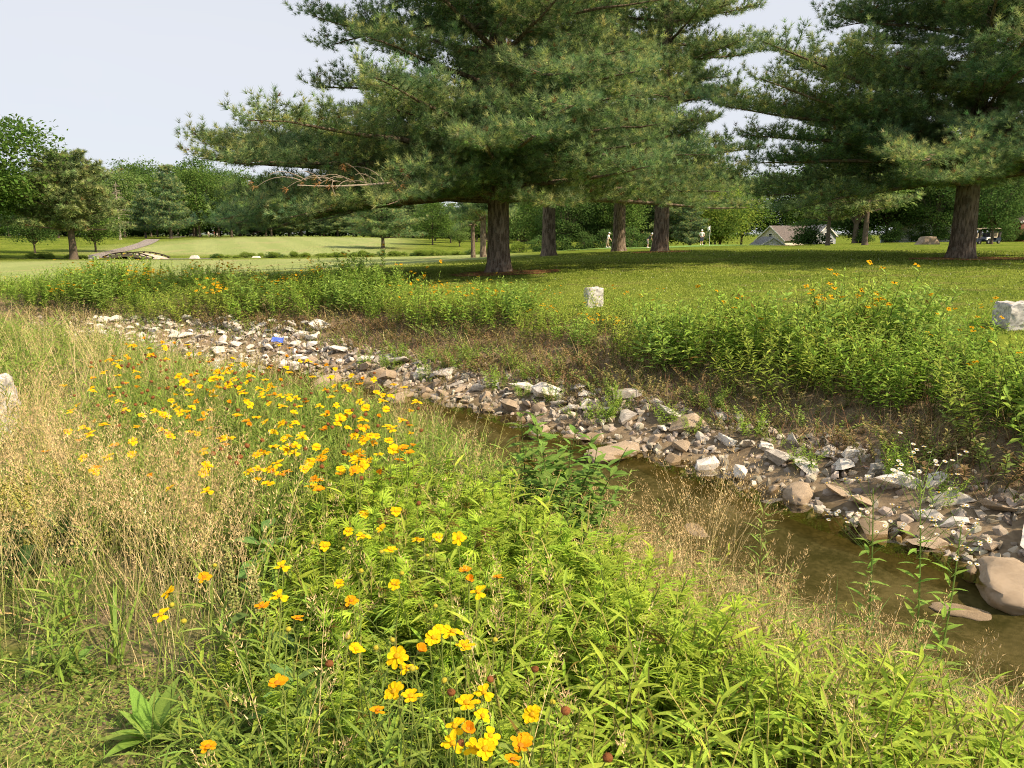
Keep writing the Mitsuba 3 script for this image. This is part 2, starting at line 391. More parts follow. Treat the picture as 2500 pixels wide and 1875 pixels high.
# ------------------------------------------------------------------ trees
def tuft_template(n, length, width, spread=(18, 62), axis=0.07):
    """A brush of single-triangle needles round a short shoot along +x."""
    r = np.random.default_rng(n * 7 + 1); v, f, c = [], [], []
    for i in range(n):
        a = 2 * PI * (i * 0.618) + r.uniform(-.3, .3); e = math.radians(r.uniform(*spread)); L = length * r.uniform(0.8, 1.1)
        o = np.array([r.uniform(0, axis), 0, 0]); d = np.array([math.cos(e), math.sin(e) * math.cos(a), math.sin(e) * math.sin(a)])
        side = unit(np.cross(d, r.normal(size=3))) * width / 2
        v += [o - side, o + side, o + d * L + np.array([0, 0, -0.12 * L * math.sin(e)])]
        f.append([3 * i, 3 * i + 1, 3 * i + 2])
        t = r.uniform(0.85, 1.15); c += [[t, t, t]] * 3
    return np.array(v), np.array(f), np.array(c)


TUFT = tuft_template(20, 0.165, 0.0115)
TUFT_MID = tuft_template(13, 0.27, 0.026)
TUFT_FAR = tuft_template(8, 0.55, 0.085, (15, 75), 0.2)


def heading(az, el):
    return np.stack([np.cos(el) * np.cos(az), np.cos(el) * np.sin(az), np.sin(el)], -1)


def trunk_mesh(H, r0, r1, lean=(0, 0), flare=0.35, sides=30, bumps=0.045, seed=0):
    n = max(14, int(H * 5)); t = np.linspace(0, 1, n) ** 1.25; z = t * H
    r = r0 + (r1 - r0) * t + r0 * flare * np.exp(-z / 0.30)
    a = np.arange(sides) * 2 * PI / sides
    P3 = np.stack([np.broadcast_to(np.cos(a), (n, sides)), np.broadcast_to(np.sin(a), (n, sides)), np.broadcast_to(z[:, None] * 0.35, (n, sides))], -1)
    disp = 1 + bumps * 2 * (meshkit.fbm(P3 * np.array([6, 6, 3]), 3, seed) - 0.5) + (0.16 * np.exp(-z / 0.25))[:, None] * np.sin(a * 5 + seed)[None]
    R = r[:, None] * disp
    w = 0.04 * r0 * np.sin(z * 1.1 + seed)
    x = R * np.cos(a) + (lean[0] * z + w)[:, None]; y = R * np.sin(a) + (lean[1] * z)[:, None]
    v = np.stack([x, y, np.broadcast_to(z[:, None], x.shape) - 0.12], -1).reshape(-1, 3)
    i = np.arange(n - 1)[:, None] * sides; j = np.arange(sides)[None]; k = (j + 1) % sides
    f = np.concatenate([np.stack([i + j, i + k, i + sides + k], -1).reshape(-1, 3), np.stack([i + j, i + sides + k, i + sides + j], -1).reshape(-1, 3)])
    return v, f


NEEDLE = np.array([0.200, 0.300, 0.138])
NEW_NEEDLE = np.array([0.400, 0.490, 0.195])
BROWN_NEEDLE = np.array([0.22, 0.125, 0.055])


def pine(H, r0, limbs, top_from, seed, tuft=TUFT, density=1.0, twig_step=0.21, needle=NEEDLE, tuft_size=1.0, coarse_above=None, lean=(0, 0), trunk_sides=30):
    """limbs: rows (z, azimuth, length, elevation at the root, change of elevation along it). Returns the meshes of trunk, limbs and crown."""
    r = np.random.default_rng(seed)
    woods, crown = [], MB()
    P, D, S, K = [], [], [], []
    for (z0, az, L, e0, bend) in limbs:
        coarse = coarse_above is not None and z0 > coarse_above; wood = MB(); woods.append(wood)
        n = 9; t = np.linspace(0, 1, n)
        el = np.radians(e0 + bend * t + r.normal(0, 2.5, n)); aa = az + np.cumsum(r.normal(0, 0.05, n))
        st = heading(aa, el) * (L / (n - 1)); st[0] = 0
        path = np.array([lean[0] * z0, lean[1] * z0, z0]) + np.cumsum(st, 0)
        wood.add(*tube(path, np.linspace(max(0.022 * L ** 0.75, 0.022), 0.008, n) * (1.25 if not coarse else 1.4), 5, False))
        step = (0.36 if not coarse else 0.8) / density ** 0.5
        tt = np.arange(min(0.22, 0.9 / L), 0.98, step / L)
        for q, t0 in enumerate(np.append(tt, 1.0)):
            i = min(int(t0 * (n - 1)), n - 2); u = t0 * (n - 1) - i
            p0 = path[i] * (1 - u) + path[i + 1] * u; a0, e = aa[i], el[i]
            tip = t0 == 1.0
            for s in ((0,) if tip else (1, -1)):
                if not tip and r.random() < 0.12: continue
                a1 = a0 + s * math.radians(r.uniform(42, 72)); L1 = 0.5 if tip else (0.30 * L * (1 - t0) ** 0.8 * min(1, t0 * 3.2) + 0.45) * r.uniform(0.65, 1.2)
                L1 = min(L1, 2.6); e1 = e * 0.6 + math.radians(r.uniform(-9, 15))
                ns = max(2, int(L1 / (twig_step if not coarse else 0.4)) + 1)
                tk = np.linspace(0.12, 1, ns); ek = e1 + np.radians(12) * tk
                pp = p0 + heading(np.full(ns, a1) + r.normal(0, .05, ns), ek) * (L1 * tk)[:, None]
                if not coarse and L1 > 0.6: wood.add(*tube(np.vstack([p0, pp[-1:]]), [0.011, 0.004], 3, False))
                for j in range(ns):
                    for s2 in (1, -1):
                        a2 = a1 + s2 * math.radians(r.uniform(25, 70)); e2 = ek[j] + math.radians(r.uniform(-8, 58))
                        L2 = r.uniform(0.10, 0.34) * (1 if not coarse else 1.7)
                        d = heading(np.array(a2), np.array(e2))
                        for m in ((0.35, 1.0) if not coarse else (1.0,)):
                            P.append(pp[j] + d * L2 * m); D.append(d + r.normal(0, 0.22, 3)); S.append(r.uniform(0.8, 1.25) * (1 if not coarse else 2.0)); K.append(m * (0.5 + 0.5 * t0))
                    P.append(pp[j]); D.append(heading(np.array(a1), ek[j] + 0.3) + r.normal(0, 0.25, 3)); S.append(r.uniform(0.85, 1.2) * (1 if not coarse else 1.8)); K.append(0.3)
    P, D, S, K = np.array(P), np.array(D), np.array(S), np.array(K)
    n = len(P)
    new = (r.random(n) < 0.55 * K)[:, None]
    base = np.where(new, NEW_NEEDLE, needle) * np.exp(r.normal(0, 0.16, (n, 1))) * np.exp(r.normal(0, 0.07, (n, 3)))
    patch = meshkit.noise(P * 0.55, seed)[:, None]                    # some boughs are yellower than others
    base = base * (1 + (patch - 0.5) * np.array([0.55, 0.25, 0.0]))
    dead = r.random(n) < 0.012
    base[dead] = BROWN_NEEDLE
    crown.scatter(tuft, frames(D), P, S * tuft_size, np.clip(base, .01, .6))
    tv, tf = trunk_mesh(H * 0.97, r0, 0.05, lean, seed=seed, sides=trunk_sides)
    return (tv, tf), woods, crown


def whorls(r, z0, z1, gap, per, length, e0=(2, 14), bend=(-6, 12)):
    out = []; z = z0
    while z < z1:
        a = r.uniform(0, 2 * PI); k = r.integers(per[0], per[1] + 1)
        for i in range(k):
            az = a + 2 * PI * i / k + r.normal(0, 0.22); zz = z + r.uniform(-.12, .12)
            L = length(zz, (math.degrees(az) + 180) % 360 - 180) * r.uniform(0.78, 1.08)
            if L > 0.5: out.append((zz, az, L, r.uniform(*e0), r.uniform(*bend)))
        z += gap * r.uniform(0.8, 1.25)
    return out


CACHE = {}


def put_pine(key, x, y, parts, rot=0.0, scale=1.0, litter=None):
    (tv, tf), woods, crown = parts
    tw = T().translate([x, y, at(x, y)]).rotate([0, 0, 1], rot).scale(scale)
    scene[key + '__trunk'] = {**mikit.ply((tv, tf), 'bark', True), 'to_world': tw}
    if 'plies' not in CACHE.setdefault(id(parts), {}): CACHE[id(parts)]['plies'] = [mikit.ply(w.mesh()[:2], 'bark', True) for w in woods] + [crown.ply('needles'), parts]
    for i, w in enumerate(CACHE[id(parts)]['plies'][:-2]): scene[key + '__limb' + ('' if i == 0 else f'_{i:03d}')] = {**w, 'to_world': tw}
    scene[key + '__crown'] = {**CACHE[id(parts)]['plies'][-2], 'to_world': tw}


def hero_length(z, az):      # the wide old pine in the middle: long low boughs to the left, a gap, then a shorter upper tier
    left = math.cos(math.radians(az - 180)); front = math.cos(math.radians(az + 90))
    low = 8.0 + 2.0 * max(left, 0) - 1.2 * max(front, 0)
    low = 7.6 + 0.9 * max(left, 0) - 1.6 * max(front, 0)
    if z < 3.7: L = low
    elif z < 4.8: L = low * 0.62 if left > 0.3 else low * 0.9
    elif z < 9.5: L = 5.6 + 1.0 * max(left, 0)
    else: L = 6.2 * (1 - (z - 9.5) / 11.5) ** 0.8
    return L


R1 = np.random.default_rng(5)
limbs1 = whorls(R1, 2.35, 3.8, 0.40, (6, 7), hero_length, (-4, 5), (-12, 7)) + whorls(R1, 4.1, 9.8, 0.74, (6, 7), hero_length, (-2, 10), (-12, 12)) + whorls(R1, 10.2, 19.5, 0.95, (5, 6), hero_length, (12, 30), (0, 15))
limbs1 += [(3.2, math.radians(183), 8.9, 1, 4), (3.4, math.radians(172), 8.6, 2, 5), (3.0, math.radians(189), 8.8, 0, 3), (2.7, math.radians(186), 8.0, -4, -9), (2.6, math.radians(198), 7.6, -5, -11), (2.8, math.radians(178), 7.4, -4, -10), (2.6, math.radians(210), 7.0, -4, -12), (3.0, math.radians(194), 6.4, -6, -14), (2.4, math.radians(193), 8.6, -4, -4), (2.6, math.radians(204), 8.4, -2, -9), (3.2, math.radians(215), 8.0, 0, -2), (2.4, math.radians(222), 7.2, -1, -10),
           (3.6, math.radians(228), 8.4, 5, -4), (3.3, math.radians(160), 9.3, 2, 0), (2.9, math.radians(212), 7.5, -2, -14), (4.2, math.radians(250), 6.8, 8, -6), (3.8, math.radians(285), 6.5, 8, -8), (4.6, math.radians(300), 6.4, 10, -10)]
put_pine(tag('pine_tree', 'broad old pine with the nearest trunk, long low boughs reaching far to the left', 'tree'), -0.42, 25.0, pine(20.5, 0.36, limbs1, 0, 3, density=1.45, twig_step=0.185, coarse_above=9.9))

# its dead bough: grey bare twigs with a few brown needles
db, dn = MB(), MB(); r = np.random.default_rng(8)
p0 = np.array([-0.8, 24.2, 3.0]); p1 = np.array([-4.9, 18.2, 2.85])
main = p0 + (p1 - p0) * np.linspace(0, 1, 8)[:, None] + np.column_stack([0 * np.arange(8), 0 * np.arange(8), 0.12 * np.sin(np.linspace(0, 5, 8))])
db.add(*tube(main, np.linspace(0.05, 0.012, 8), 6), c=(0.30, 0.26, 0.22))
for i in range(26):
    t = r.uniform(0.35, 1.0); b = p0 + (p1 - p0) * t; a = r.uniform(PI * 0.7, PI * 1.5); n = 5
    el = np.radians(r.uniform(0, 60) + np.linspace(0, -50, n)); st = heading(np.full(n, a) + np.linspace(0, r.uniform(-1, 1), n), el) * r.uniform(0.10, 0.26)
    pth = b + np.cumsum(np.vstack([[0, 0, 0], st]), 0)
    db.add(*tube(pth, np.linspace(0.012, 0.004, n + 1), 4), c=(0.30, 0.25, 0.20))
    if r.random() < 0.75:
        m = r.integers(1, 4); dn.scatter(TUFT, frames(np.repeat(st[-1:], m, 0) + r.normal(0, .05, (m, 3))), np.repeat(pth[-1:], m, 0) + r.normal(0, .06, (m, 3)), np.full(m, 0.9), tint(BROWN_NEEDLE * [1.2, 1.3, 1.3], m))
scene['pine_tree__dead_bough'] = db.ply('leaf_surface')
scene['pine_tree__dead_bough__brown_needles'] = dn.ply('leaf_surface')
labels['pine_tree__dead_bough'] = {'label': 'bare grey dead bough with tufts of brown needles'}


def right_length(z, az):
    left = math.cos(math.radians(az - 180)); L = 7.6 + 0.5 * max(left, 0)
    if 4.0 < z < 5.0 and left > 0.2: L *= 0.72
    L = L - (0.8 + 3.4 * min(max((z - 5.0) / 3.2, 0), 1)) * max(left, 0) ** .5
    return L if z < 9 else L * (1 - (z - 9) / 12.5) ** 0.8


R2 = np.random.default_rng(15)
limbs2 = whorls(R2, 2.7, 4.3, 0.45, (6, 7), right_length, (-5, 6), (-14, 6)) + whorls(R2, 4.7, 10.2, 0.74, (6, 7), right_length, (0, 12), (-10, 14)) + whorls(R2, 10.6, 19.5, 0.95, (5, 6), right_length, (12, 30), (0, 15))
limbs2 += [(3.5, math.radians(176), 8.6, 14, -8), (3.7, math.radians(190), 8.2, 10, 2), (4.3, math.radians(200), 8.6, 12, 4), (3.9, math.radians(165), 8.9, 10, 0)]
put_pine(tag('pine_tree_001', 'large pine at the right edge whose trunk stands in a ring of brown needles', 'tree'), 15.46, 27.0, pine(20.5, 0.40, limbs2, 0, 13, density=1.45, twig_step=0.185, coarse_above=10.4))


def mid_length(z, az): return 4.4 if z < 4.8 else 2.7 if z < 6.5 else 3.3 if z < 8.5 else 4.3 * (1 - (z - 9) / 13.5) ** 0.75


def mid_pine(seed, z0=3.5, H=21, r0=0.38, gap=0.80):
    rr = np.random.default_rng(seed)
    limbs = whorls(rr, z0, 13.0, gap, (5, 6), mid_length, (-4, 10), (-12, 12)) + whorls(rr, 13.5, H - 1, 1.1, (5, 5), mid_length, (12, 30), (0, 15))
    return pine(H, r0, limbs, 0, seed, tuft=TUFT_MID, density=1.0, twig_step=0.30, tuft_size=0.92, coarse_above=13.2)


mid_a, mid_b = mid_pine(31), mid_pine(32, 3.4, 20)
for key, x, y, parts, rot, sc, lab in (('pine_tree_002', 7.18, 38.0, mid_a, 0, 1.0, 'tall pine with a dark straight trunk just left of the flag'), ('pine_tree_003', 6.11, 45.0, mid_b, 40, 0.98, 'pine whose trunk stands between the two golfers'),
                                       ('pine_tree_004', 1.88, 40.0, mid_a, 140, 0.95, 'shaded pine just right of the nearest trunk'), ('pine_tree_005', -2.49, 68.0, mid_b, 200, [.72, .72, .95], 'pine with a slim trunk just left of the nearest trunk'),
                                       ('pine_tree_006', -3.72, 75.0, mid_a, 255, [.55, .55, .9], 'slim pine left of all the shaded trunks')):
    tag(key, lab, 'tree'); put_pine(key, x, y, parts, rot, sc)
_next['pine_tree'] = 6


def decid(seed, H, Rx, trunk_h, leaf=0.30, n=5200, color=(0.060, 0.115, 0.022), r0=0.3, clumps=46, low=0.2, forks=5):
    """A broadleaved tree: clumps of leaves over limbs in an uneven crown."""
    r = np.random.default_rng(seed); wood, crown = MB(), MB()
    cz = H * (0.5 + low / 2); rz = H - cz
    u = unit(r.normal(size=(clumps, 3))); rad = r.uniform(0.45, 1.0, clumps) ** 0.5
    c = u * rad[:, None] * np.array([Rx, Rx, rz]) * 0.86 + np.array([0, 0, cz]); size = r.uniform(0.14, 0.26, clumps) * (Rx + rz)
    for i in range(0, clumps, 2):
        b = np.array([0, 0, trunk_h * r.uniform(0.7, 1.2)]); mid = b * 0.45 + c[i] * 0.55 + np.array([0, 0, 0.06 * H])
        wood.add(*tube(np.array([b, mid, c[i]]), [r0 * 0.42, r0 * 0.22, 0.03], 5, False))
    tv, tf = trunk_mesh(cz, r0, r0 * 0.35, (r.normal(0, .02), 0), 0.3, 12, 0.05, seed)
    which = r.choice(clumps, n, p=size ** 2 / (size ** 2).sum()); d = unit(r.normal(size=(n, 3))); d[:, 2] = np.where(d[:, 2] < -0.35, -d[:, 2], d[:, 2])
    rr = size[which] * r.uniform(0.35, 1.05, n) ** 0.6 * (1 + 0.11 * r.normal(size=n)); p = c[which] + d * rr[:, None] * np.array([1.1, 1.1, 0.75])
    leaf_t = (np.array([[0, 0, 0], [0.55, 0.34, 0.05], [1, 0, -0.12], [0.5, -0.34, 0.05]]), np.array([[0, 1, 2], [0, 2, 3]]))
    dirs = unit(d + r.normal(0, 0.6, (n, 3)) + np.array([0, 0, -0.25])); up = unit(d * 0.7 + np.array([0, 0, 0.9]) + r.normal(0, 0.35, (n, 3)))
    ctone = np.exp(r.normal(0, 0.16, clumps))[which][:, None]
    col = np.asarray(color)[None] * ctone * np.exp(r.normal(0, 0.16, (n, 1))) * np.exp(r.normal(0, 0.06, (n, 3)))
    crown.scatter(leaf_t, frames(dirs, up), p, leaf * r.uniform(0.7, 1.35, n), np.clip(col, .008, .6))
    return (tv, tf), wood, crown


def far_pine(seed, H, Rx, z0, r0=0.3, color=NEEDLE, flat=1.0, gap=0.9, power=0.9, per=(4, 6), fork=False):
    rr = np.random.default_rng(seed)
    def ln(z, az): return Rx * (1 - max(0, (z - z0) / (H - z0)) ** (1 / power)) ** power * (0.75 + 0.5 * rr.random()) + 0.4
    limbs = whorls(rr, z0, H * 0.97, gap, per, ln, (0, 14), (-6, 14))
    return pine(H, r0, limbs, 0, seed, tuft=TUFT_FAR, density=0.16, twig_step=0.75, needle=np.asarray(color), tuft_size=1.0, trunk_sides=10)


def group(name, parts, trunk='far_bark', leaf='needles'):
    (tv, tf), wood, crown = parts
    if isinstance(wood, list):
        w = MB()
        for q in wood: w.add(*q.mesh()[:2])
        wood = w
    g = {'type': 'shapegroup', 'trunk': mikit.ply((tv, tf), trunk, True), 'crown': crown.ply(leaf)}
    if wood.n: v, f, c = wood.mesh(); g['limb'] = mikit.ply((v, f), trunk, False)
    scene[name] = g
    return name


def inst(key, grp, x, y, z=None, rot=0.0, scale=1.0, tilt=(0, 0), sink=0.0):
    z = at(x, y) if z is None else z
    w = T().translate([float(x), float(y), float(z - sink)])
    if tilt != (0, 0): w = w.rotate([1, 0, 0], float(tilt[0])).rotate([0, 1, 0], float(tilt[1]))
    w = w.rotate([0, 0, 1], float(rot)).scale(scale if isinstance(scale, (list, tuple)) else float(scale))
    scene[key] = {'type': 'instance', 'group': {'type': 'ref', 'id': grp}, 'to_world': w}
    return key


DEEP, MIDG, LIGHT, YELLOW = (0.095, 0.170, 0.048), (0.130, 0.220, 0.050), (0.190, 0.285, 0.085), (0.235, 0.330, 0.060)
group('leafy_group', decid(1, 18, 6.8, 3.2, 0.46, 12000, MIDG, clumps=60, low=0.08))
group('leafy_dark_group', decid(2, 18, 7.4, 3.4, 0.46, 12000, DEEP, clumps=60, low=0.08))
group('leafy_light_group', decid(3, 15, 5.8, 2.4, 0.42, 10000, LIGHT, clumps=50, low=0.08))
group('leafy_yellow_group', decid(4, 14, 5.2, 2.0, 0.40, 9500, YELLOW, clumps=50, low=0.05))
group('round_bush_group', decid(5, 5, 3.4, 0.5, 0.32, 3600, DEEP, 0.12, 34, -0.1))
group('light_bush_group', decid(6, 4, 2.4, 0.4, 0.24, 3000, YELLOW, 0.1, 30, 0.0))
group('maple_group', decid(7, 19, 7.8, 3.6, 0.46, 24000, (0.105, 0.190, 0.040), 0.45, 70, 0.05))
group('far_pine_group', far_pine(41, 20, 6.0, 3.2, 0.42, NEEDLE * 0.92))
group('far_pine_dark_group', far_pine(42, 17, 5.5, 2.0, 0.36, NEEDLE * np.array([0.8, 0.85, 0.95])))
group('spreading_pine_group', far_pine(43, 10, 7.0, 2.2, 0.40, NEEDLE * np.array([1.0, 1.0, 0.95]), power=0.55, gap=0.7))
group('round_pine_group', far_pine(44, 14, 7.0, 4.0, 0.55, np.array([0.170, 0.225, 0.095]), power=0.5, gap=0.75))
group('sparse_pine_group', far_pine(45, 15, 4.5, 3.6, 0.32, np.array([0.180, 0.240, 0.100]), gap=1.25, per=(3, 4)))

TREES = [  # group, x, y, scale, rotation, label
    ('maple_group', -67.5, 100, 1.06, 20, 'large dark maple at the far left edge of the photo'),
    ('round_pine_group', -60.4, 108, 1.0, 70, 'rounded pine with a forked trunk left of the stone and timber bridge'),
    ('leafy_dark_group', -76, 125, 0.52, 0, 'low dark tree left of and behind the forked pine'),
    ('leafy_group', -70, 132, 0.60, 50, 'leafy tree directly behind the forked pine'),
    ('far_pine_dark_group', -90, 208, 1.12, 0, 'dark conical pine beside the top of the cart path'),
    ('leafy_group', -92, 232, 1.15, 30, 'broad leafy tree right behind the dark conical pine'),
    ('leafy_light_group', -84, 236, 1.15, 80, 'lighter leafy tree right of the dark conical pine'),
    ('leafy_light_group', -112, 228, 1.25, 10, 'pale leafy tree between the bare tree and the dark conical pine'),
    ('far_pine_group', -132, 252, 1.15, 20, 'pine with a pointed top rising over the left treeline'),
    ('spreading_pine_group', -27.1, 165, 1.0, 40, 'flat layered pine standing alone on the fairway hill'),
    ('leafy_group', -19, 188, 0.62, 200, 'leafy tree behind the flat layered pine'),
    ('leafy_light_group', 48.8, 112, 1.28, 60, 'tall light green tree seen through the gap left of the right pine'),
    ('sparse_pine_group', 30.1, 75, 0.66, 30, 'small pine with a dark trunk right of the sand bunker'),
    ('sparse_pine_group', 32.3, 72, 0.80, 120, 'pine with a bare pale trunk and a few low boughs'),
    ('leafy_dark_group', 50, 82, 0.50, 45, 'maple with pale leaf tips right of the large right pine'),
    ('leafy_yellow_group', 29, 128, 0.98, 10, 'bright yellow-green tree behind the flag'),
    ('far_pine_group', 24, 122, 0.62, 200, 'pine directly behind the golfer who stands by the flag'),
    ('round_bush_group', 48.8, 128, .95, 0, 'round bush right of the grey-roofed house'),
]
for g, x, y, sc, rot, lab in TREES:
    k = numbered('pine_tree' if 'pine' in g else 'leafy_bush' if 'bush' in g else 'leafy_tree'); tag(k, lab, 'bush' if 'bush' in g else 'tree'); inst(k, g, x, y, rot=rot, scale=sc)
LEFT_LINE = [(-150, 235, 'leafy_dark_group', 1.1), (-141, 262, 'leafy_group', 1.2), (-128, 240, 'leafy_yellow_group', 1.35), (-120, 262, 'leafy_dark_group', 1.2), (-105, 262, 'far_pine_group', 1.1), (-100, 215, 'far_pine_dark_group', 0.85),
             (-160, 210, 'leafy_group', 1.05), (-172, 240, 'leafy_dark_group', 1.1), (-135, 285, 'leafy_group', 1.5), (-115, 285, 'leafy_dark_group', 1.5), (-100, 290, 'leafy_group', 1.35), (-160, 290, 'leafy_dark_group', 1.6), (-180, 270, 'leafy_group', 1.4), (-80, 262, 'leafy_dark_group', 1.1), (-145, 245, 'leafy_dark_group', 1.2), (-118, 205, 'leafy_group', 0.85), (-127, 212, 'leafy_dark_group', 0.9), (-140, 205, 'far_pine_group', 0.85), (-108, 240, 'leafy_group', 1.05), (-96, 258, 'leafy_dark_group', 1.15), (-88, 282, 'leafy_group', 1.1), (-150, 268, 'far_pine_dark_group', 1.2)]
for i, (x, y, g, sc) in enumerate(LEFT_LINE):
    k = numbered('pine_tree' if 'pine' in g else 'leafy_tree')
    tag(k, 'pine in the treeline at the top of the left hill' if 'pine' in g else 'leafy tree in the treeline at the top of the left hill', 'tree', 'pines in the left treeline' if 'pine' in g else 'leafy trees in the left treeline'); inst(k, g, x, y, rot=i * 67 % 360, scale=sc)
CREST = [(-101, 318, .8), (-93, 305, .72), (-85, 300, .66), (-78, 292, .75), (-70, 288, .62), (-63, 285, .7), (-57, 283, .62), (-49, 290, .72), (-42, 285, .68), (-35, 278, .75), (-28, 270, .8), (-111, 322, .85), (-74, 310, .8), (-54, 306, .8), (-20, 265, .7), (-38, 300, .85)]
for i, (x, y, sc) in enumerate(CREST):
    k = numbered('pine_tree'); tag(k, 'dark far pine along the crest behind the fairway hill', 'tree', 'pines along the far crest'); inst(k, ('far_pine_dark_group', 'far_pine_group')[i % 2], x, y, rot=i * 77 % 360, scale=[sc * 1.35, sc * 1.35, sc])
CENTRE = [(-16, 205, 'leafy_light_group', .62), (-10, 222, 'leafy_group', .7), (-3, 230, 'leafy_light_group', .7), (4, 225, 'leafy_group', .8), (10, 210, 'leafy_dark_group', .8), (-8, 248, 'far_pine_group', .75), (2, 255, 'leafy_dark_group', .9), (15, 235, 'leafy_group', .9), (-22, 225, 'far_pine_dark_group', .7), (-12, 180, 'leafy_light_group', .35), (18, 175, 'leafy_dark_group', .75), (12, 168, 'leafy_group', .62)]
for i, (x, y, g, sc) in enumerate(CENTRE):
    k = numbered('pine_tree' if 'pine' in g else 'leafy_tree'); tag(k, ('distant pine' if 'pine' in g else 'distant leafy tree') + ' seen between the shaded pine trunks', 'tree', ('pines' if 'pine' in g else 'leafy trees') + ' seen between the trunks'); inst(k, g, x, y, rot=i * 71 % 360, scale=sc)
BEHIND = [(8, 118, 'leafy_dark_group', .55), (12, 122, 'leafy_dark_group', .6), (16, 119, 'leafy_group', .58), (20, 126, 'leafy_dark_group', .72), (24, 133, 'leafy_yellow_group', .9), (33, 135, 'leafy_group', .8), (37, 140, 'leafy_yellow_group', .95), (56, 192, 'leafy_group', 1.0), (63, 196, 'leafy_dark_group', 1.0), (70, 192, 'leafy_group', 1.0), (49, 190, 'leafy_light_group', 1.0), (5, 126, 'leafy_group', .6), (13, 140, 'leafy_dark_group', .8),
          (26, 150, 'leafy_group', 1.0), (40, 158, 'leafy_dark_group', .95), (77, 196, 'leafy_dark_group', 1.05), (61, 140, 'leafy_group', .62), (27, 119, 'far_pine_dark_group', .5), (18, 130, 'far_pine_group', .6), (2, 138, 'leafy_light_group', .7)]
for i, (x, y, g, sc) in enumerate(BEHIND):
    k = numbered('pine_tree' if 'pine' in g else 'leafy_tree'); tag(k, ('pine' if 'pine' in g else 'leafy tree') + ' in the dense treeline behind the putting green', 'tree', ('pines' if 'pine' in g else 'leafy trees') + ' behind the putting green'); inst(k, g, x, y, rot=i * 71 % 360, scale=sc)
RIGHT = [(58, 122, 'leafy_dark_group', .85), (64, 128, 'leafy_group', .95), (70, 121, 'leafy_dark_group', .95), (76, 128, 'leafy_dark_group', 1.0), (82, 122, 'leafy_group', 1.0), (88, 126, 'leafy_dark_group', 1.05), (56, 128, 'leafy_dark_group', .75), (90, 150, 'leafy_group', 1.0), (62, 140, 'leafy_group', 1.1), (74, 142, 'leafy_dark_group', 1.15), (86, 140, 'leafy_dark_group', 1.15), (96, 118, 'leafy_group', 1.0), (60, 112, 'leafy_dark_group', .6), (94, 130, 'leafy_dark_group', 1.1), (67, 113, 'leafy_dark_group', .7)]
for i, (x, y, g, sc) in enumerate(RIGHT):
    k = numbered('leafy_tree'); tag(k, 'dark leafy tree in the wood beyond the right-hand lawn', 'tree', 'leafy trees beyond the right-hand lawn'); inst(k, g, x, y, rot=i * 83 % 360, scale=sc)
HEDGE = [(50 + 3.4 * i + (i % 3) * .8, 111.5 + (i * 37 % 5) * .5, .42 + (i * 53 % 7) * .035) for i in range(10)] + [(4 + 3.3 * i, 113 + (i * 31 % 4), .50 + (i * 41 % 5) * .04) for i in range(6)]
for i, (x, y, sc) in enumerate(HEDGE):
    right = x > 38; k = numbered('leafy_bush'); tag(k, 'low bush at the foot of the wood beyond the right-hand lawn' if right else 'low bush at the foot of the trees behind the left end of the green', 'bush', 'bushes under the right wood' if right else 'bushes behind the green'); inst(k, 'round_bush_group', x, y, rot=i * 47 % 360, scale=sc)

UNDER = [(-190 + 11.5 * i + (i * 37 % 5), 322 - abs(i - 9) * 1.2 + (i * 53 % 9), 2.2 + (i * 29 % 5) * .22) for i in range(20)] + [(-205 + 13 * i, 268 + (i * 31 % 8), 1.5) for i in range(7)] + [(-30 + 11 * i, 262 + (i * 17 % 6), 1.7) for i in range(6)]
for i, (x, y, sc) in enumerate(UNDER):
    k = numbered('leafy_bush'); tag(k, 'dark undergrowth bush filling the foot of the far treeline', 'bush', 'undergrowth under the far treeline'); inst(k, 'round_bush_group', x, y, rot=i * 61 % 360, scale=[sc * 1.5, sc * 1.2, sc], sink=.6)

# the bare pale tree on the left hill
bt = MB(); r = np.random.default_rng(77)
tv, tf = trunk_mesh(14, 0.30, 0.05, (0, 0), 0.5, 10, 0.05, 5)
for i in range(90):
    z = r.uniform(3.5, 13.6); a = r.uniform(0, 2 * PI); L = (14.6 - z) * 0.33 * r.uniform(.5, 1.1) + .4
    st = heading(np.full(5, a) + r.normal(0, .2, 5), np.radians(np.linspace(12, -14, 5) + r.normal(0, 8, 5))) * L / 5
    pth = np.array([0, 0, z]) + np.cumsum(np.vstack([[0, 0, 0], st]), 0); bt.add(*tube(pth, np.linspace(.05, .012, 6), 3, False))
    for j in (2, 3, 4):
        for s in (1, -1):
            bt.add(*tube(np.array([pth[j], pth[j] + heading(np.array(a + s * 0.9), np.array(r.uniform(-.3, .3))) * L * .28]), [.018, .006], 3, False))
tw = T().translate([-97, 195, at(-97, 195)])
scene['bare_tree__trunk'] = {**mikit.ply((tv, tf), 'pale_bark', True), 'to_world': tw}; v, f, c = bt.mesh(); scene['bare_tree__branches'] = {**mikit.ply((v, f), 'pale_bark'), 'to_world': tw}
tag('bare_tree', 'bare pale dead tree on the left hill', 'tree')

# rings of fallen needles round the trunks
drape('fallen_needles', blob(-0.2, 24.5, 1.7, 1.1, seed=5, wob=.3), 'pine_litter', 0.012, 'brown fallen needles round the nearest pine trunk', 0.3, 'stuff')
drape('fallen_needles_001', blob(15.6, 26.7, 2.0, 1.3, seed=6, wob=.3), 'pine_litter', 0.012, 'brown fallen needles round the right pine trunk', 0.3, 'stuff')
drape('fallen_needles_002', blob(7.1, 37.4, 1.5, 1.1, seed=7, wob=.3), 'pine_litter', 0.012, 'brown fallen needles round the trunk left of the flag', 0.3, 'stuff')


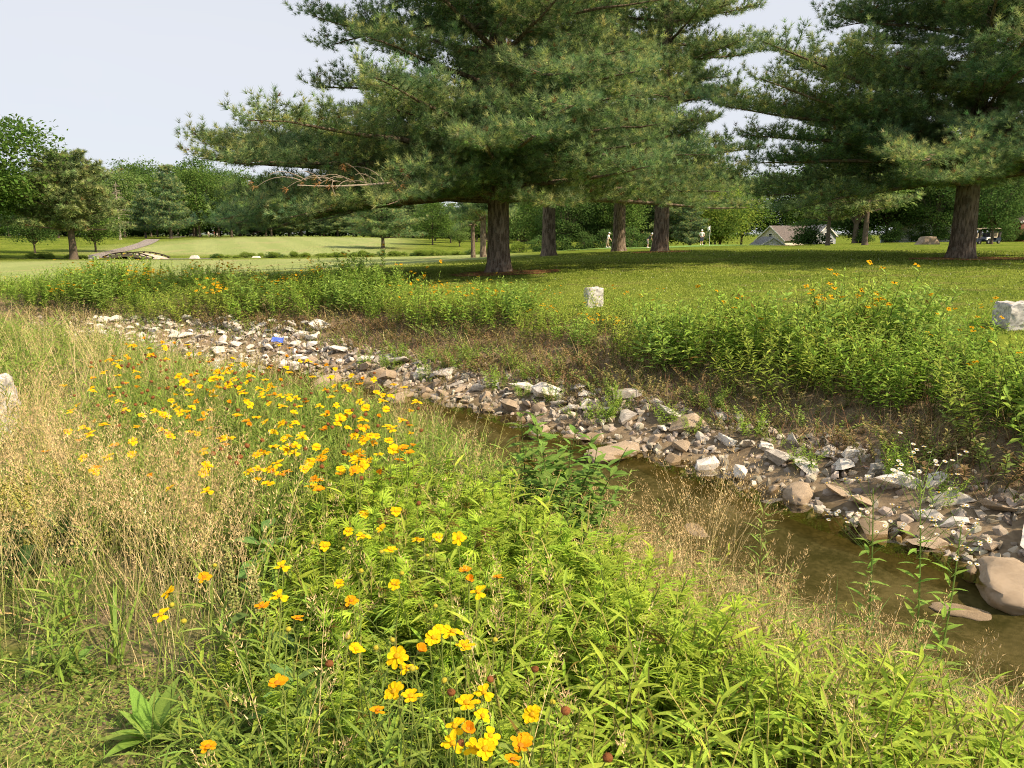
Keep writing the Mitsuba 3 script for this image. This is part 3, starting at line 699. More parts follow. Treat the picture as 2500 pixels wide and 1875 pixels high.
# ------------------------------------------------------------------ cart path, bridge
def strip(pts, width, n=60):
    from scipy.interpolate import make_interp_spline
    pts = np.asarray(pts, float); t = np.linspace(0, 1, len(pts)); c = make_interp_spline(t, pts, k=min(3, len(pts) - 1))(np.linspace(0, 1, n))
    sd = unit(np.column_stack([np.gradient(c[:, 1]), -np.gradient(c[:, 0])])) * width / 2
    return np.vstack([c + sd, (c - sd)[::-1]])


drape('cart_path', strip([(-58.6, 115.2), (-62.5, 119), (-66, 128), (-74, 155), (-83, 180), (-91, 200)], 3.2), 'tarmac', 0.05, 'grey tarmac cart path climbing the left hill from the bridge')
drape('cart_path_001', strip([(-97, 225), (-110, 262), (-118, 285), (-116, 305)], 3.4), 'tarmac', 0.05, 'short piece of cart path under the white golf cart on the crest')
drape('cart_path_002', strip([(-49.9, 111.4), (-48, 110.8), (-45.2, 110.3), (-42.5, 110.4)], 2.8), 'tarmac', 0.05, 'end of the cart path right of the bridge')

BL, BW = 9.6, 3.0
bz = at(-54.3, 113) + 0.05
bw = T().translate([-54.3, 113.2, bz]).rotate([0, 0, 1], -20)


def arch(x): return 0.75 * (1 - (2 * x / BL) ** 2)


def arch_bar(y0, y1, z0, z1, n=24):
    x = np.linspace(-BL / 2, BL / 2, n); a = arch(x)
    ring = [(y0, z0), (y1, z0), (y1, z1), (y0, z1)]
    v = np.array([[xi, y, ai + z] for xi, ai in zip(x, a) for y, z in ring]); f = []
    for i in range(n - 1):
        for j in range(4):
            p, q = 4 * i + j, 4 * i + (j + 1) % 4; f += [[p, p + 4, q + 4], [p, q + 4, q]]
    e = 4 * (n - 1); f += [[0, 1, 2], [0, 2, 3], [e, e + 2, e + 1], [e, e + 3, e + 2]]
    return trimesh.Trimesh(v, np.array(f), process=False)


def put(key, meshes, bsdf, tw, smooth=30): scene[key] = {**solid(meshes, bsdf, smooth), 'to_world': tw}


put('foot_bridge__deck', arch_bar(-BW / 2, BW / 2, -0.12, 0.0), 'concrete', bw)
for i, y in enumerate((-BW / 2 - 0.11, BW / 2 - 0.11)):
    sfx = '' if i == 0 else '_001'
    put('foot_bridge__side_beam' + sfx, arch_bar(y, y + 0.22, -0.42, -0.125), 'old_timber', bw)
    put('foot_bridge__kerb_rail' + sfx, arch_bar(y + 0.02, y + 0.18, 0.16, 0.30), 'dark_timber', bw)
    for j, x in enumerate(np.linspace(-BL / 2 + 0.4, BL / 2 - 0.4, 9)):
        n = i * 9 + j; put('foot_bridge__kerb_block' + ('' if n == 0 else f'_{n:03d}'), boxm(0.22, 0.14, 0.158, (x, y + 0.1, arch(x) + 0.08)), 'dark_timber', bw)
put('foot_bridge__pier', boxm(0.75, BW, 1.6, (0.3, 0, 0.75 - 0.43 - 0.8)), 'concrete', bw)
put('foot_bridge__abutment', boxm(1.0, BW, 1.2, (-BL / 2 + 0.9, 0, -0.55)), 'concrete', bw)
put('foot_bridge__abutment_001', boxm(1.0, BW, 1.2, (BL / 2 - 0.9, 0, -0.55)), 'concrete', bw)
tag('foot_bridge', 'low arched timber cart bridge over the far stream', 'bridge')
# dark channel under the bridge, and the plants along that far stream come later
drape('far_stream', strip([(-70, 109), (-60, 112.2), (-54.3, 113.2), (-49, 114.5), (-40, 116.5), (-25, 117), (-5, 119)], 1.6), 'water_surface', 0.02, 'narrow far stream under the bridge', 0.8)
drape('far_stream_bed', strip([(-70, 109), (-60, 112.2), (-54.3, 113.2), (-49, 114.5), (-40, 116.5), (-25, 117), (-5, 119)], 2.4), 'dark_timber', 0.008, 'dark muddy bed of the far stream', 0.8)


# ------------------------------------------------------------------ houses behind the crest
def gable(key, x, y, z, rz, w, d, h, rise, wall, roof, label, windows=(), over=0.3):
    tw = T().translate([x, y, z]).rotate([0, 0, 1], rz)
    prof = np.array([(-w / 2, 0), (w / 2, 0), (w / 2, h), (0, h + rise), (-w / 2, h)])
    from shapely.geometry import Polygon
    body = trimesh.creation.extrude_polygon(Polygon(prof), d, engine='earcut'); body.apply_transform(np.array([[1, 0, 0, 0], [0, 0, 1, -d / 2], [0, 1, 0, 0], [0, 0, 0, 1.0]])); body.fix_normals()
    put(key + '__wall', body, wall, tw, False)
    sl = math.hypot(w / 2 + over, rise * (1 + 2 * over / w)); ang = math.atan2(rise, w / 2)
    for i, s in enumerate((1, -1)):
        for part, size, off, mat in (('__roof', (sl, d + 2 * over, 0.12), (sl / 2, 0, 0.065), roof), ('__barge_board', (sl, 0.05, 0.22), (sl / 2, -d / 2 - over - 0.03, -0.02), 'white_paint')):
            b = trimesh.creation.box(size); b.apply_translation(off); b.apply_transform(trimesh.transformations.rotation_matrix(ang, [0, 1, 0])); b.apply_translation((0, 0, h + rise))
            if s < 0: b.vertices = b.vertices * [-1, 1, 1]; b.invert()
            put(key + part + ('' if i == 0 else '_001'), b, mat, tw, False)
    for i, (wx, wz, ww, wh) in enumerate(windows):
        sfx = '' if i == 0 else f'_{i:03d}'
        fr = [boxm(ww + .2, .06, .1, (wx, -d / 2 - .03, wz + s * (wh / 2 + .05))) for s in (1, -1)] + [boxm(.1, .06, wh, (wx + s * (ww / 2 + .05), -d / 2 - .03, wz)) for s in (1, -1)] + [boxm(ww, .04, .05, (wx, -d / 2 - .025, wz))]
        put(key + '__window' + sfx, fr, 'white_paint', tw, False); put(key + '__window' + sfx + '__pane', boxm(ww, .02, wh, (wx, -d / 2 - .011, wz)), 'window_glass', tw, False)
    tag(key, label, 'house')


gable('house', 59.5, 168, -2.2, -62, 8, 12, 2.5, 2.9, 'cream_siding', 'shingle', 'house with a dark grey shingle roof behind the green', [(-2, 1.3, 1, 1.1), (2, 1.3, 1, 1.1), (0, 3.4, .8, .8)])
gable('house_001', 64.5, 166, -2.0, 18, 5.0, 5, 3.2, 2.2, 'grey_siding', 'grey_shingle', 'blue-grey gabled wing beside the dark-roofed house', [(0, 3.3, .8, 1.0), (-1.4, 1.3, .9, 1.1), (1.4, 1.3, .9, 1.1)])
gable('garden_shed', 48.7, 150, -1.75, 5, 4.6, 5, 1.3, 1.45, 'white_paint', 'grey_shingle', 'small shed with a white gable just over the crest behind the green', [(0, .9, .7, .5)])
gable('house_002', 76.5, 155, -0.9, -24, 7, 8, 2.0, 2.6, 'grey_siding', 'grey_shingle', 'house with a steep blue-grey roof half hidden between two pine trunks', [(-2, 1.4, 1, 1.2), (2, 1.4, 1, 1.2)])
gable('house_003', 66, 124.5, 0.2, 8, 6, 6, 4.2, 2.2, 'white_paint', 'shingle', 'white house glimpsed through the dark wood left of the large right pine', [(0, 1.6, 1, 1.2)])
gable('house_004', 79, 118, 0.4, -6, 9, 7, 3.0, 2.4, 'brick', 'shingle', 'red brick house behind the parked golf carts', [(-2.4, 1.6, 1.3, 1.3), (2.0, 1.6, 1.3, 1.3)])


# ------------------------------------------------------------------ golf carts
def cart_parts(body, cowl, roof):
    from shapely.geometry import Polygon
    def ext(poly, w, y0=None):
        m = trimesh.creation.extrude_polygon(Polygon(poly), w, engine='earcut'); m.apply_transform(np.array([[1, 0, 0, 0], [0, 0, 1, -w / 2 if y0 is None else y0], [0, 1, 0, 0], [0, 0, 0, 1.0]])); m.fix_normals(); return m
    parts = {}
    parts['body'] = ([ext([(-1.2, .30), (-.45, .26), (.55, .26), (.62, .34), (.62, .36), (-.35, .38), (-.40, .70), (-1.18, .74)], 1.16)], body)
    parts['front_cowl'] = ([ext([(.56, .30), (1.22, .34), (1.25, .52), (1.05, .72), (.72, .86), (.60, .84)], 1.12)], cowl)
    for n_, s in (('', 1), ('_001', -1)): parts['fender' + n_] = ([ext([(.62, .50), (.70, .62), (.90, .68), (1.10, .60), (1.18, .46), (1.30, .46), (1.20, .72), (.92, .82), (.60, .74)], .16, s * .60 - .08)], 'white_paint')
    parts['seat'] = ([boxm(.52, 1.06, .14, (-.30, 0, .80)), boxm(.12, 1.06, .46, (-.60, 0, 1.08))], 'seat_beige')
    parts['canopy'] = ([ext([(-1.0, 1.80), (.80, 1.80), (.86, 1.84), (.78, 1.90), (-.98, 1.90), (-1.06, 1.85)], 1.14)], roof)
    parts['post'] = ([trimesh.Trimesh(*tube([(x0, y, z0), (x1, y, 1.81)], .022, 6), process=False) for x0, z0, x1 in ((.66, .82, .55), (-.95, .72, -.85)) for y in (-.50, .50)], 'black_plastic')
    parts['windscreen'] = ([trimesh.Trimesh(*tube([(.66, -.5, .86), (.66, .5, .86)], .015, 5), process=False), boxm(.012, .96, .40, (.63, 0, 1.08))], 'window_glass')
    st = trimesh.creation.torus(.17, .018, 16, 6); st.apply_transform(trimesh.transformations.rotation_matrix(1.0, [0, 1, 0])); st.apply_translation((.34, .26, 1.02))
    parts['steering_wheel'] = ([st, trimesh.Trimesh(*tube([(.34, .26, 1.02), (.60, .26, .70)], .02, 6), process=False)], 'black_plastic')
    bags = []
    for y in (-.28, .28):
        b = trimesh.creation.cylinder(.14, .85, sections=14); b.apply_transform(trimesh.transformations.rotation_matrix(-.25, [0, 1, 0])); b.apply_translation((-1.22, y, .92)); bags.append(b)
        for k in range(5): bags.append(trimesh.Trimesh(*tube([(-1.30, y + .05 * (k - 2), 1.25), (-1.38 - .02 * k, y + .06 * (k - 2), 1.50 + .03 * (k % 3))], .012, 5), process=False))
    parts['golf_bag'] = (bags, 'dark_cloth')
    for i, (x, y) in enumerate(((.90, .56), (.90, -.56), (-.82, .56), (-.82, -.56))):
        w = trimesh.creation.revolve(np.array([(.10, -.09), (.20, -.10), (.225, -.06), (.225, .06), (.20, .10), (.10, .09)]), sections=20); w.apply_transform(trimesh.transformations.rotation_matrix(PI / 2, [1, 0, 0])); w.apply_translation((x, y, .225))
        h = trimesh.creation.cylinder(.11, .15, sections=14); h.apply_transform(trimesh.transformations.rotation_matrix(PI / 2, [1, 0, 0])); h.apply_translation((x, y, .225))
        n = '' if i == 0 else f'_{i:03d}'; parts['wheel' + n] = ([w], 'rubber'); parts['wheel' + n + '__rim'] = ([h], 'steel')
    return parts


def put_cart(key, x, y, rz, label, body='dark_body', cowl='dark_body', roof='seat_beige'):
    tw = T().translate([x, y, at(x, y) + 0.01]).rotate([0, 0, 1], rz)
    for k, (m, b) in cart_parts(body, cowl, roof).items(): put(key + '__' + k, m, b, tw)
    tag(key, label, 'golf cart')


put_cart('golf_cart', 55.6, 95.5, 200, 'dark golf cart nearer the large right pine trunk, the left of the pair')
put_cart('golf_cart_001', 58.2, 95.9, 200, 'dark golf cart with bags on its back, the right of the pair')
put_cart('golf_cart_002', -117.3, 288, -60, 'small white golf cart far away on the crest of the left hill', 'white_paint', 'white_paint', 'white_paint')

# ------------------------------------------------------------------ flag on the green
fx, fy = 22.6, 90.0; fz = at(fx, fy) + 0.05; tw = T().translate([fx, fy, fz])
put('golf_flag__pole', trimesh.Trimesh(*tube([(0, 0, -0.2), (0, 0, 1.1), (0.01, 0, 2.25)], [.022, .02, .014], 8), process=False), 'white_paint', tw)
u, w = np.meshgrid(np.linspace(0, 1, 9), np.linspace(0, 1, 7)); fv = np.column_stack([(-0.30 * u * (1 - .25 * w)).ravel(), (0.05 * np.sin(u * 7 + w * 2)).ravel(), (2.20 - 0.42 * w - 0.22 * u * u).ravel()])
i = (np.arange(6)[:, None] * 9 + np.arange(8)[None]).ravel(); ff = np.concatenate([np.stack([i, i + 1, i + 10], -1), np.stack([i, i + 10, i + 9], -1)])
scene['golf_flag__cloth'] = {**mikit.ply((np.vstack([fv, fv + [0, .008, 0]]), np.vstack([ff, ff[:, ::-1] + 63])), 'white_cloth', False), 'to_world': tw}
tag('golf_flag', 'white flag hanging on a thin pole in the putting green', 'flag')


# ------------------------------------------------------------------ people
def ball(c, r, n=10): m = m3.Manifold.sphere(float(r), n); return m.translate([float(q) for q in c])


def bones(J, links, grow=1.0, refine=0.035, it=6):
    out = m3.Manifold()
    for a, b in links:
        (pa, ra), (pb, rb) = J[a], J[b]; out = out + m3.Manifold.batch_hull([ball(pa, ra * grow), ball(pb, rb * grow)])
    m = out.refine_to_length(refine).to_mesh(); t = trimesh.Trimesh(m.vert_properties[:, :3], m.tri_verts)
    trimesh.smoothing.filter_taubin(t, iterations=it); return t


def person(key, x, y, rz, J, label, shirt, shorts, hat=None, shoe='white_cloth', long_legs=False, club=False, scale=1.0):
    """J: joints (position, radius) of a figure that faces +x; y is its left."""
    J = {k: (np.asarray(p, float), r) for k, (p, r) in J.items()}
    L = [('pelvis', 'waist'), ('waist', 'chest'), ('chest', 'neck'), ('neck', 'head')]
    for s in 'lr': L += [('chest', 'sh' + s), ('sh' + s, 'el' + s), ('el' + s, 'wr' + s), ('pelvis', 'hip' + s), ('hip' + s, 'kn' + s), ('kn' + s, 'an' + s), ('waist', 'hip' + s), ('an' + s, 'toe' + s)]
    J['browl'] = (J['head'][0] + [.012, 0, .03], .095); J['chin'] = (J['head'][0] + [.045, 0, -.085], .05); J['nose'] = (J['head'][0] + [.115, 0, -.02], .014); J['nosr'] = (J['head'][0] + [.09, 0, .015], .014)
    L += [('browl', 'chin'), ('head', 'browl'), ('nose', 'nosr')]
    for s, q in (('l', 1), ('r', -1)):
        J['ear' + s] = (J['head'][0] + [-.005, q * .088, -.01], .022); L.append(('head', 'ear' + s))
        d = unit(J['wr' + s][0] - J['el' + s][0]); J['palm' + s] = (J['wr' + s][0] + d * .07, .030); L.append(('wr' + s, 'palm' + s)); sidev = unit(np.cross(d, [0, 0, 1.0]) + 1e-6)
        for i in range(4):
            b = J['palm' + s][0] + sidev * (i - 1.5) * .019; k = f'f{s}{i}'; J[k + 'a'] = (b + d * .045, .0095); J[k + 'b'] = (b + d * (.078 + .012 * (1.5 - abs(i - 1.4))) + np.array([.018, 0, -.01]), .008); J[k + '0'] = (b, .011); L += [(k + '0', k + 'a'), (k + 'a', k + 'b')]
        J['th' + s] = (J['wr' + s][0] + d * .035 + np.array([.03, 0, 0]), .011); J['tt' + s] = (J['wr' + s][0] + d * .085 + np.array([.05, 0, 0]), .009); L += [('wr' + s, 'th' + s), ('th' + s, 'tt' + s)]
    tw = T().translate([x, y, at(x, y) + 0.05]).rotate([0, 0, 1], rz).scale(scale)
    put(key + '__body', bones(J, L, refine=.03), 'skin', tw, True)
    up = [('pelvis', 'waist'), ('waist', 'chest'), ('chest', 'shl'), ('chest', 'shr')]; A = dict(J)
    for s in 'lr': A['sl' + s] = (J['sh' + s][0] * .35 + J['el' + s][0] * .65, J['el' + s][1] * 1.25); up.append(('sh' + s, 'sl' + s))
    A['pelvis'] = (J['pelvis'][0] + [0, 0, .02], J['pelvis'][1] * .99); put(key + '__shirt', bones(A, up, 1.10), shirt, tw, True)
    B = dict(J); lo = [('pelvis', 'hipl'), ('pelvis', 'hipr'), ('waist', 'pelvis')]; B['waist'] = (J['pelvis'][0] + [0, 0, .06], J['pelvis'][1])
    for s in 'lr':
        B['he' + s] = (J['hip' + s][0] * .1 + J['kn' + s][0] * .9, J['kn' + s][1] * 1.45); lo.append(('hip' + s, 'he' + s))
        if long_legs: B['cu' + s] = (J['an' + s][0], J['an' + s][1] * 1.5); lo.append(('he' + s, 'cu' + s))
    put(key + ('__trousers' if long_legs else '__shorts'), bones(B, lo, 1.12), shorts, tw, True)
    for i, s in enumerate('lr'):
        a, t = J['an' + s][0], J['toe' + s][0]; m = m3.Manifold.batch_hull([ball(a + [-.03, 0, -.035], .045), ball(t + [0, 0, .0], .042), ball(a + [0, 0, .02], .042)]).to_mesh()
        put(key + '__shoe' + ('' if i == 0 else '_001'), trimesh.Trimesh(m.vert_properties[:, :3], m.tri_verts), shoe, tw)
        e = J['head'][0] + np.array([.099, .034 * (1 if s == 'l' else -1), .004]); m = ball(e, .011, 8).to_mesh(); put(key + '__eye' + ('' if i == 0 else '_001'), trimesh.Trimesh(m.vert_properties[:, :3], m.tri_verts), 'black_plastic', tw)
    m = (m3.Manifold.batch_hull([ball(J['head'][0] + [-.02, 0, .035], .107), ball(J['head'][0] + [-.05, 0, -.01], .085)])).to_mesh(); put(key + '__hair', trimesh.Trimesh(m.vert_properties[:, :3], m.tri_verts), 'hair', tw)
    if hat:
        c = (m3.Manifold.batch_hull([ball(J['head'][0] + [0, 0, .055], .114, 14), ball(J['head'][0] + [-.01, 0, .075], .108, 14)]) + m3.Manifold.batch_hull([ball(J['head'][0] + [.09, y_, .055], .02) for y_ in (-.07, .07)] + [ball(J['head'][0] + [.19, 0, .035], .02)])).to_mesh()
        put(key + '__cap', trimesh.Trimesh(c.vert_properties[:, :3], c.tri_verts), hat, tw)
    tag(key, label, 'person')
    if club:
        h = (J['wrl'][0] + J['wrr'][0]) / 2 + unit(J['wrl'][0] - J['ell'][0]) * .08; e = np.array(club, float)
        cl = 'golf_club' if 'golf_club__shaft' not in scene else 'golf_club_001'
        put(cl + '__shaft', trimesh.Trimesh(*tube([h + (h - e) * .12, e], .008, 6), process=False), 'steel', tw); put(cl + '__head', boxm(.035, .11, .03, e + [0, .03, 0.0]), 'steel', tw)
        tag(cl, 'putter held by ' + ('the bending golfer in the dark shirt' if cl != 'golf_club' else 'the leftmost golfer'), 'golf club')


def stance(lean=0.0, step=0.0, arms='down', crouch=0.0):
    hz = 0.93 - crouch; f = lambda z: np.array([lean * (z - hz), 0, hz + (z - hz) * math.cos(lean * 0.8)])
    J = {'pelvis': ((0, 0, hz), .125), 'waist': (f(1.10), .125), 'chest': (f(1.34), .135), 'neck': (f(1.50), .060), 'head': (f(1.64) + np.array([lean * .06, 0, 0]), .098)}
    for s, q in (('l', 1), ('r', -1)):
        J['sh' + s] = (f(1.42) + np.array([0, q * .185, 0]), .066)
        J['hip' + s] = ((0, q * .095, hz - .04), .095); kx = step * q * .5 + crouch * 1.4
        J['kn' + s] = ((kx, q * .11, .50 - crouch * .4), .058); J['an' + s] = ((step * q, q * .125, .095), .040); J['toe' + s] = ((step * q + .17, q * .145, .045), .038)
        sp = np.asarray(J['sh' + s][0])
        if arms == 'putt': el, wr = sp + [.10, -q * .03, -.28], np.array([sp[0] + .18, q * .02, sp[2] - .50])
        elif arms == 'hips': el, wr = sp + [-.08, q * .13, -.27], np.array([.08, q * .17, hz + .08])
        elif arms == 'club': el, wr = sp + [.06, q * .03, -.28], sp + [.24, -q * .06, -.46]
        else: el, wr = sp + [-.03, q * .06, -.29], sp + [.05, q * .07, -.55]
        J['el' + s] = (el, .043); J['wr' + s] = (wr, .030)
    return J


person('person', 11.2, 92, -20, stance(.22, .12, 'club'), 'golfer in a white shirt and brown shorts walking left of the tree trunks', 'white_cloth', 'khaki_cloth', 'white_cloth', club=(.75, 0, .12))
person('person_001', 15.6, 90.5, -12, stance(.62, .03, 'putt', .05), 'golfer in a dark shirt bending over a putt', 'dark_cloth', 'grey_cloth', 'white_cloth', club=(.42, 0, .03))
person('person_002', 22.3, 92.5, -100, stance(0, 0, 'hips'), 'golfer in a pale shirt standing beside the flag', 'white_cloth', 'navy_cloth', 'white_cloth')
person('person_003', -108.2, 281, -70, stance(0, .05), 'far person in white on the crest, left of the three', 'white_cloth', 'khaki_cloth', 'white_cloth', long_legs=True)
person('person_004', -106.6, 282, 200, stance(0, .05, 'hips'), 'far person in a red shirt on the crest, middle of the three', 'red_cloth', 'khaki_cloth', None)
person('person_005', -105.2, 281, 160, stance(.1, .1), 'far person in black and white on the crest, right of the three', 'dark_cloth', 'white_cloth', None)
person('person_006', -121.6, 287, -60, stance(0, .02), 'far person in pale clothes standing left of the white golf cart', 'white_cloth', 'khaki_cloth', None, long_legs=True)


# ------------------------------------------------------------------ stones that stand alone
def hewn(sx, sy, sz, seed, rough=0.05, cut=0.12, taper=0.0):
    """A roughly squared block: a chopped box with chipped, uneven faces."""
    r = np.random.default_rng(seed); pts = []
    for c in np.ndindex(2, 2, 2):
        c = np.array(c) * 2 - 1
        for k in range(3):
            p = c * np.array([sx, sy, sz]) / 2; p[k] -= c[k] * cut * min(sx, sy, sz) * r.uniform(.3, 1.2); p[:2] *= 1 - taper * (c[2] + 1) / 2 * r.uniform(.5, 1.3); pts.append(p + r.normal(0, rough * .3, 3) * min(sx, sy, sz))
    m = m3.Manifold.hull_points(np.array(pts)).refine_to_length(max(sx, sy, sz) / 16).to_mesh(); t = trimesh.Trimesh(m.vert_properties[:, :3], m.tri_verts)
    d = meshkit.fbm(t.vertices * 5 / max(sx, sz) * 1.3 + seed, 4, seed) - .5; t.vertices += t.vertex_normals * (d * rough * 2)[:, None] * min(sx, sy, sz); return t


for key, x, y, dims, rz, lab, mat in (('stone_block', -4.45, 6.1, (.66, .55, .52), 12, 'squared white stone block at the left edge of the near bank', 'block_stone'), ('stone_block_001', 1.72, 16.3, (.33, .32, .62), 10, 'upright white stone block among the weeds in front of the lawn', 'block_stone'),
                                      ('stone_block_002', 7.66, 11.35, (.86, .7, .52), -14, 'white stone block at the right edge half hidden by weeds', 'block_stone'), ('boulder', 46.5, 88, (2.2, 1.3, 1.1), 8, 'pinkish boulder on the lawn left of the large right pine trunk', 'rock_tan'),
                                      ('boulder_001', -59.0, 110.5, (1.3, .9, .6), 20, 'pale boulder at the left end of the timber bridge', 'rock_white'), ('boulder_002', -45.6, 112.6, (1.3, .9, .5), 0, 'pale boulder at the right end of the timber bridge', 'rock_white'), ('boulder_003', -37.2, 114, (1.2, .6, .3), 0, 'flat pale stone in the weeds of the far stream', 'rock_white')):
    scene[key] = {**mikit.ply(hewn(*dims, seed=len(scene) % 97, **({'rough': .09, 'cut': .22, 'taper': .06} if 'block' in key else {'rough': .10, 'cut': .3, 'taper': .35})), mat, 25), 'to_world': T().translate([x, y, at(x, y) + dims[2] * (.38 if 'block' not in key else .47 if key == 'stone_block' else .12)]).rotate([0, 0, 1], rz)}
    tag(key, lab, 'stone block' if 'block' in key else 'boulder')
put('tee_marker', trimesh.Trimesh(*tube([(0, 0, -.1), (0, 0, .42), (0, 0, .46)], [.035, .035, .02], 8), process=False), 'white_paint', T().translate([-17.6, 30.5, at(-17.6, 30.5)])); tag('tee_marker', 'short white marker stake on the near fairway', 'stake')
# a scrap of blue litter on the pale stones
lv = np.column_stack([(np.linspace(-.13, .13, 8)[:, None] + np.zeros(6)).ravel(), (np.zeros((8, 1)) + np.linspace(-.08, .08, 6)).ravel(), np.zeros(48)]); lv[:, 2] = .09 * meshkit.fbm(lv * 14, 3, 5)
i = (np.arange(7)[:, None] * 6 + np.arange(5)[None]).ravel(); lf = np.concatenate([np.stack([i, i + 6, i + 7], -1), np.stack([i, i + 7, i + 1], -1)])
scene['plastic_scrap'] = {**mikit.ply((lv, lf), 'blue_plastic', False), 'to_world': T().translate([-5.35, 17.55, at(-5.35, 17.55) + .13]).rotate([1, 0, 0], 35)}; tag('plastic_scrap', 'crumpled blue plastic scrap on the pale stones', 'litter')


# ------------------------------------------------------------------ rocks along the far water's edge
def stone(seed, flat=0.6):
    r = np.random.default_rng(seed); p = unit(r.normal(size=(12, 3))) * r.uniform(.78, 1.0, (12, 1)) * np.array([1, r.uniform(.6, .85), flat * r.uniform(.75, 1.1)])
    m = m3.Manifold.hull_points(p).refine_to_length(.42).to_mesh(); t = trimesh.Trimesh(m.vert_properties[:, :3], m.tri_verts)
    t.vertices += t.vertex_normals * (meshkit.fbm(t.vertices * 1.9 + seed, 3, seed) - .5)[:, None] * .13
    return t


NST = 7
for m in ('grey', 'white', 'tan', 'mud'):
    for i in range(NST):
        scene[f'{m}_stone_group_{"abcdefg"[i]}'] = {'type': 'shapegroup', 'stone': mikit.ply(stone(100 + i * 7 + len(m), (.55, .7, .45, .8, .6, .5, .65)[i]), 'rock_' + m, 22)}
SPECIAL = [('slab', 1.38, 9.74, 1.04, 'broad flat tan slab at the water, the widest rock of the row', 'tan', (1.05, .58, .20)), ('white', 2.34, 8.95, .50, 'large pale angular rock right of the broad slab', 'white', (1, .8, .7)), ('white', 2.6, 8.51, .39, 'upright pale rock leaning beside the large angular one', 'white', (.8, .7, 1.2)),
           ('tan', .41, 10.74, .40, 'flat tan rock left of the broad slab', 'tan', (1, .8, .5)), ('white', 3.82, 8.33, .40, 'pale square-faced rock high above the water', 'white', (1, .8, .9)), ('white', 3.63, 8.12, .46, 'rounded whitish rock below the square-faced one', 'white', (1, .9, .7)),
           ('tan', 3.05, 7.86, .52, 'round tan rock standing in the water', 'tan', (1, .8, .48)), ('big', 4.04, 5.86, .66, 'big smooth brown rock in the water at the right edge', 'tan', (1.25, .9, .46)), ('mud', 3.83, 6.04, .16, 'small muddy stone alone in the water', 'mud', (1, .8, 1)),
           ('tan', -1.91, 13.1, .72, 'long flat tan rock far up the creek', 'tan', (1, .6, .25)), ('tan', -3.52, 14.56, .94, 'wide muddy slab far up the creek', 'tan', (1, .5, .3)), ('sub', 2.95, 7.5, .80, 'flat brown rock lying under the water', 'mud', (1, .6, .12)), ('sub', 1.83, 7.26, .5, 'dark stone under the water near the dry grass', 'mud', (1, .6, .15)), ('sub', 3.55, 5.6, .5, 'sunken brown rock under the water at the right', 'mud', (1, .6, .15))]
for m in ('tan', 'mud'):
    for i in range(4):
        rr = np.random.default_rng(170 + i); p = unit(rr.normal(size=(46, 3))) * rr.uniform(.9, 1.0, (46, 1)); p = np.sign(p) * np.abs(p) ** .8 * np.array([1, rr.uniform(.7, .95), 1])
        q = m3.Manifold.hull_points(p).refine_to_length(.22).to_mesh(); q = trimesh.Trimesh(q.vert_properties[:, :3], q.tri_verts); q.vertices += q.vertex_normals * ((meshkit.fbm(q.vertices * 1.6 + i * 9, 4, i) - .5)[:, None] * .34 + (meshkit.fbm(q.vertices * 6 + i, 3, i) - .5)[:, None] * .10)
        scene[f'{m}_slab_group_{"abcd"[i]}'] = {'type': 'shapegroup', 'stone': mikit.ply(q, 'rock_' + m, 40)}
placed = []
for i, (n, x, y, w, lab, m, sc) in enumerate(SPECIAL):
    k = numbered('rock'); z = at(x, y); z0 = -1.27 if n == 'sub' else -1.14 if n == 'big' else max(z, -1.15) + w * .5 * sc[2] * (.30 if m == 'white' else .05)
    tag(k, lab, 'rock'); inst(k, f'{m}_slab_group_{"abcd"[i % 4]}' if m in ('tan', 'mud') else f'{m}_stone_group_{"abcdefg"[i % NST]}', x, y, z0, rot=(i * 53) % 360 if n not in ('slab', 'big', 'tan') else 40 + i * 3, scale=[w * .55 * q for q in sc]); placed.append((x, y, w * .5))
r = np.random.default_rng(19)
cand = np.column_stack([r.uniform(-11.0, 5.6, 40000), r.uniform(3.5, 20.5, 40000)]); cs = creek_s(cand)
hi = np.where(cand[:, 0] < -4.5, 1.75, np.where(cand[:, 0] < 1, .50, .80) + .50 * (meshkit.noise(np.column_stack([cand * .9, cand[:, 0] * 0]), 3)))
ok = (cs > np.where(cand[:, 0] < -5.2, -.9, -.22)) & (cs < hi); cand, cs = cand[ok], cs[ok]
ROCK_MARKS = [('the broad flat slab', 1.38, 9.74, .5), ('the large angular pale rock', 2.34, 8.95, .5), ('the square-faced pale rock', 3.82, 8.33, .5), ('the round tan rock in the water', 3.05, 7.86, .5), ('the big brown rock at the right edge', 4.04, 5.86, .5),
              ('the long flat tan rock', -1.91, 13.1, .5), ('the wide muddy slab up the creek', -3.52, 14.56, .5), ('the blue plastic scrap', -5.35, 17.55, .5), ('the pale stones behind the dense flower patch', -8.0, 18.7, .5), ('the flat tan rock left of the slab', .41, 10.74, .5)]
count = 0
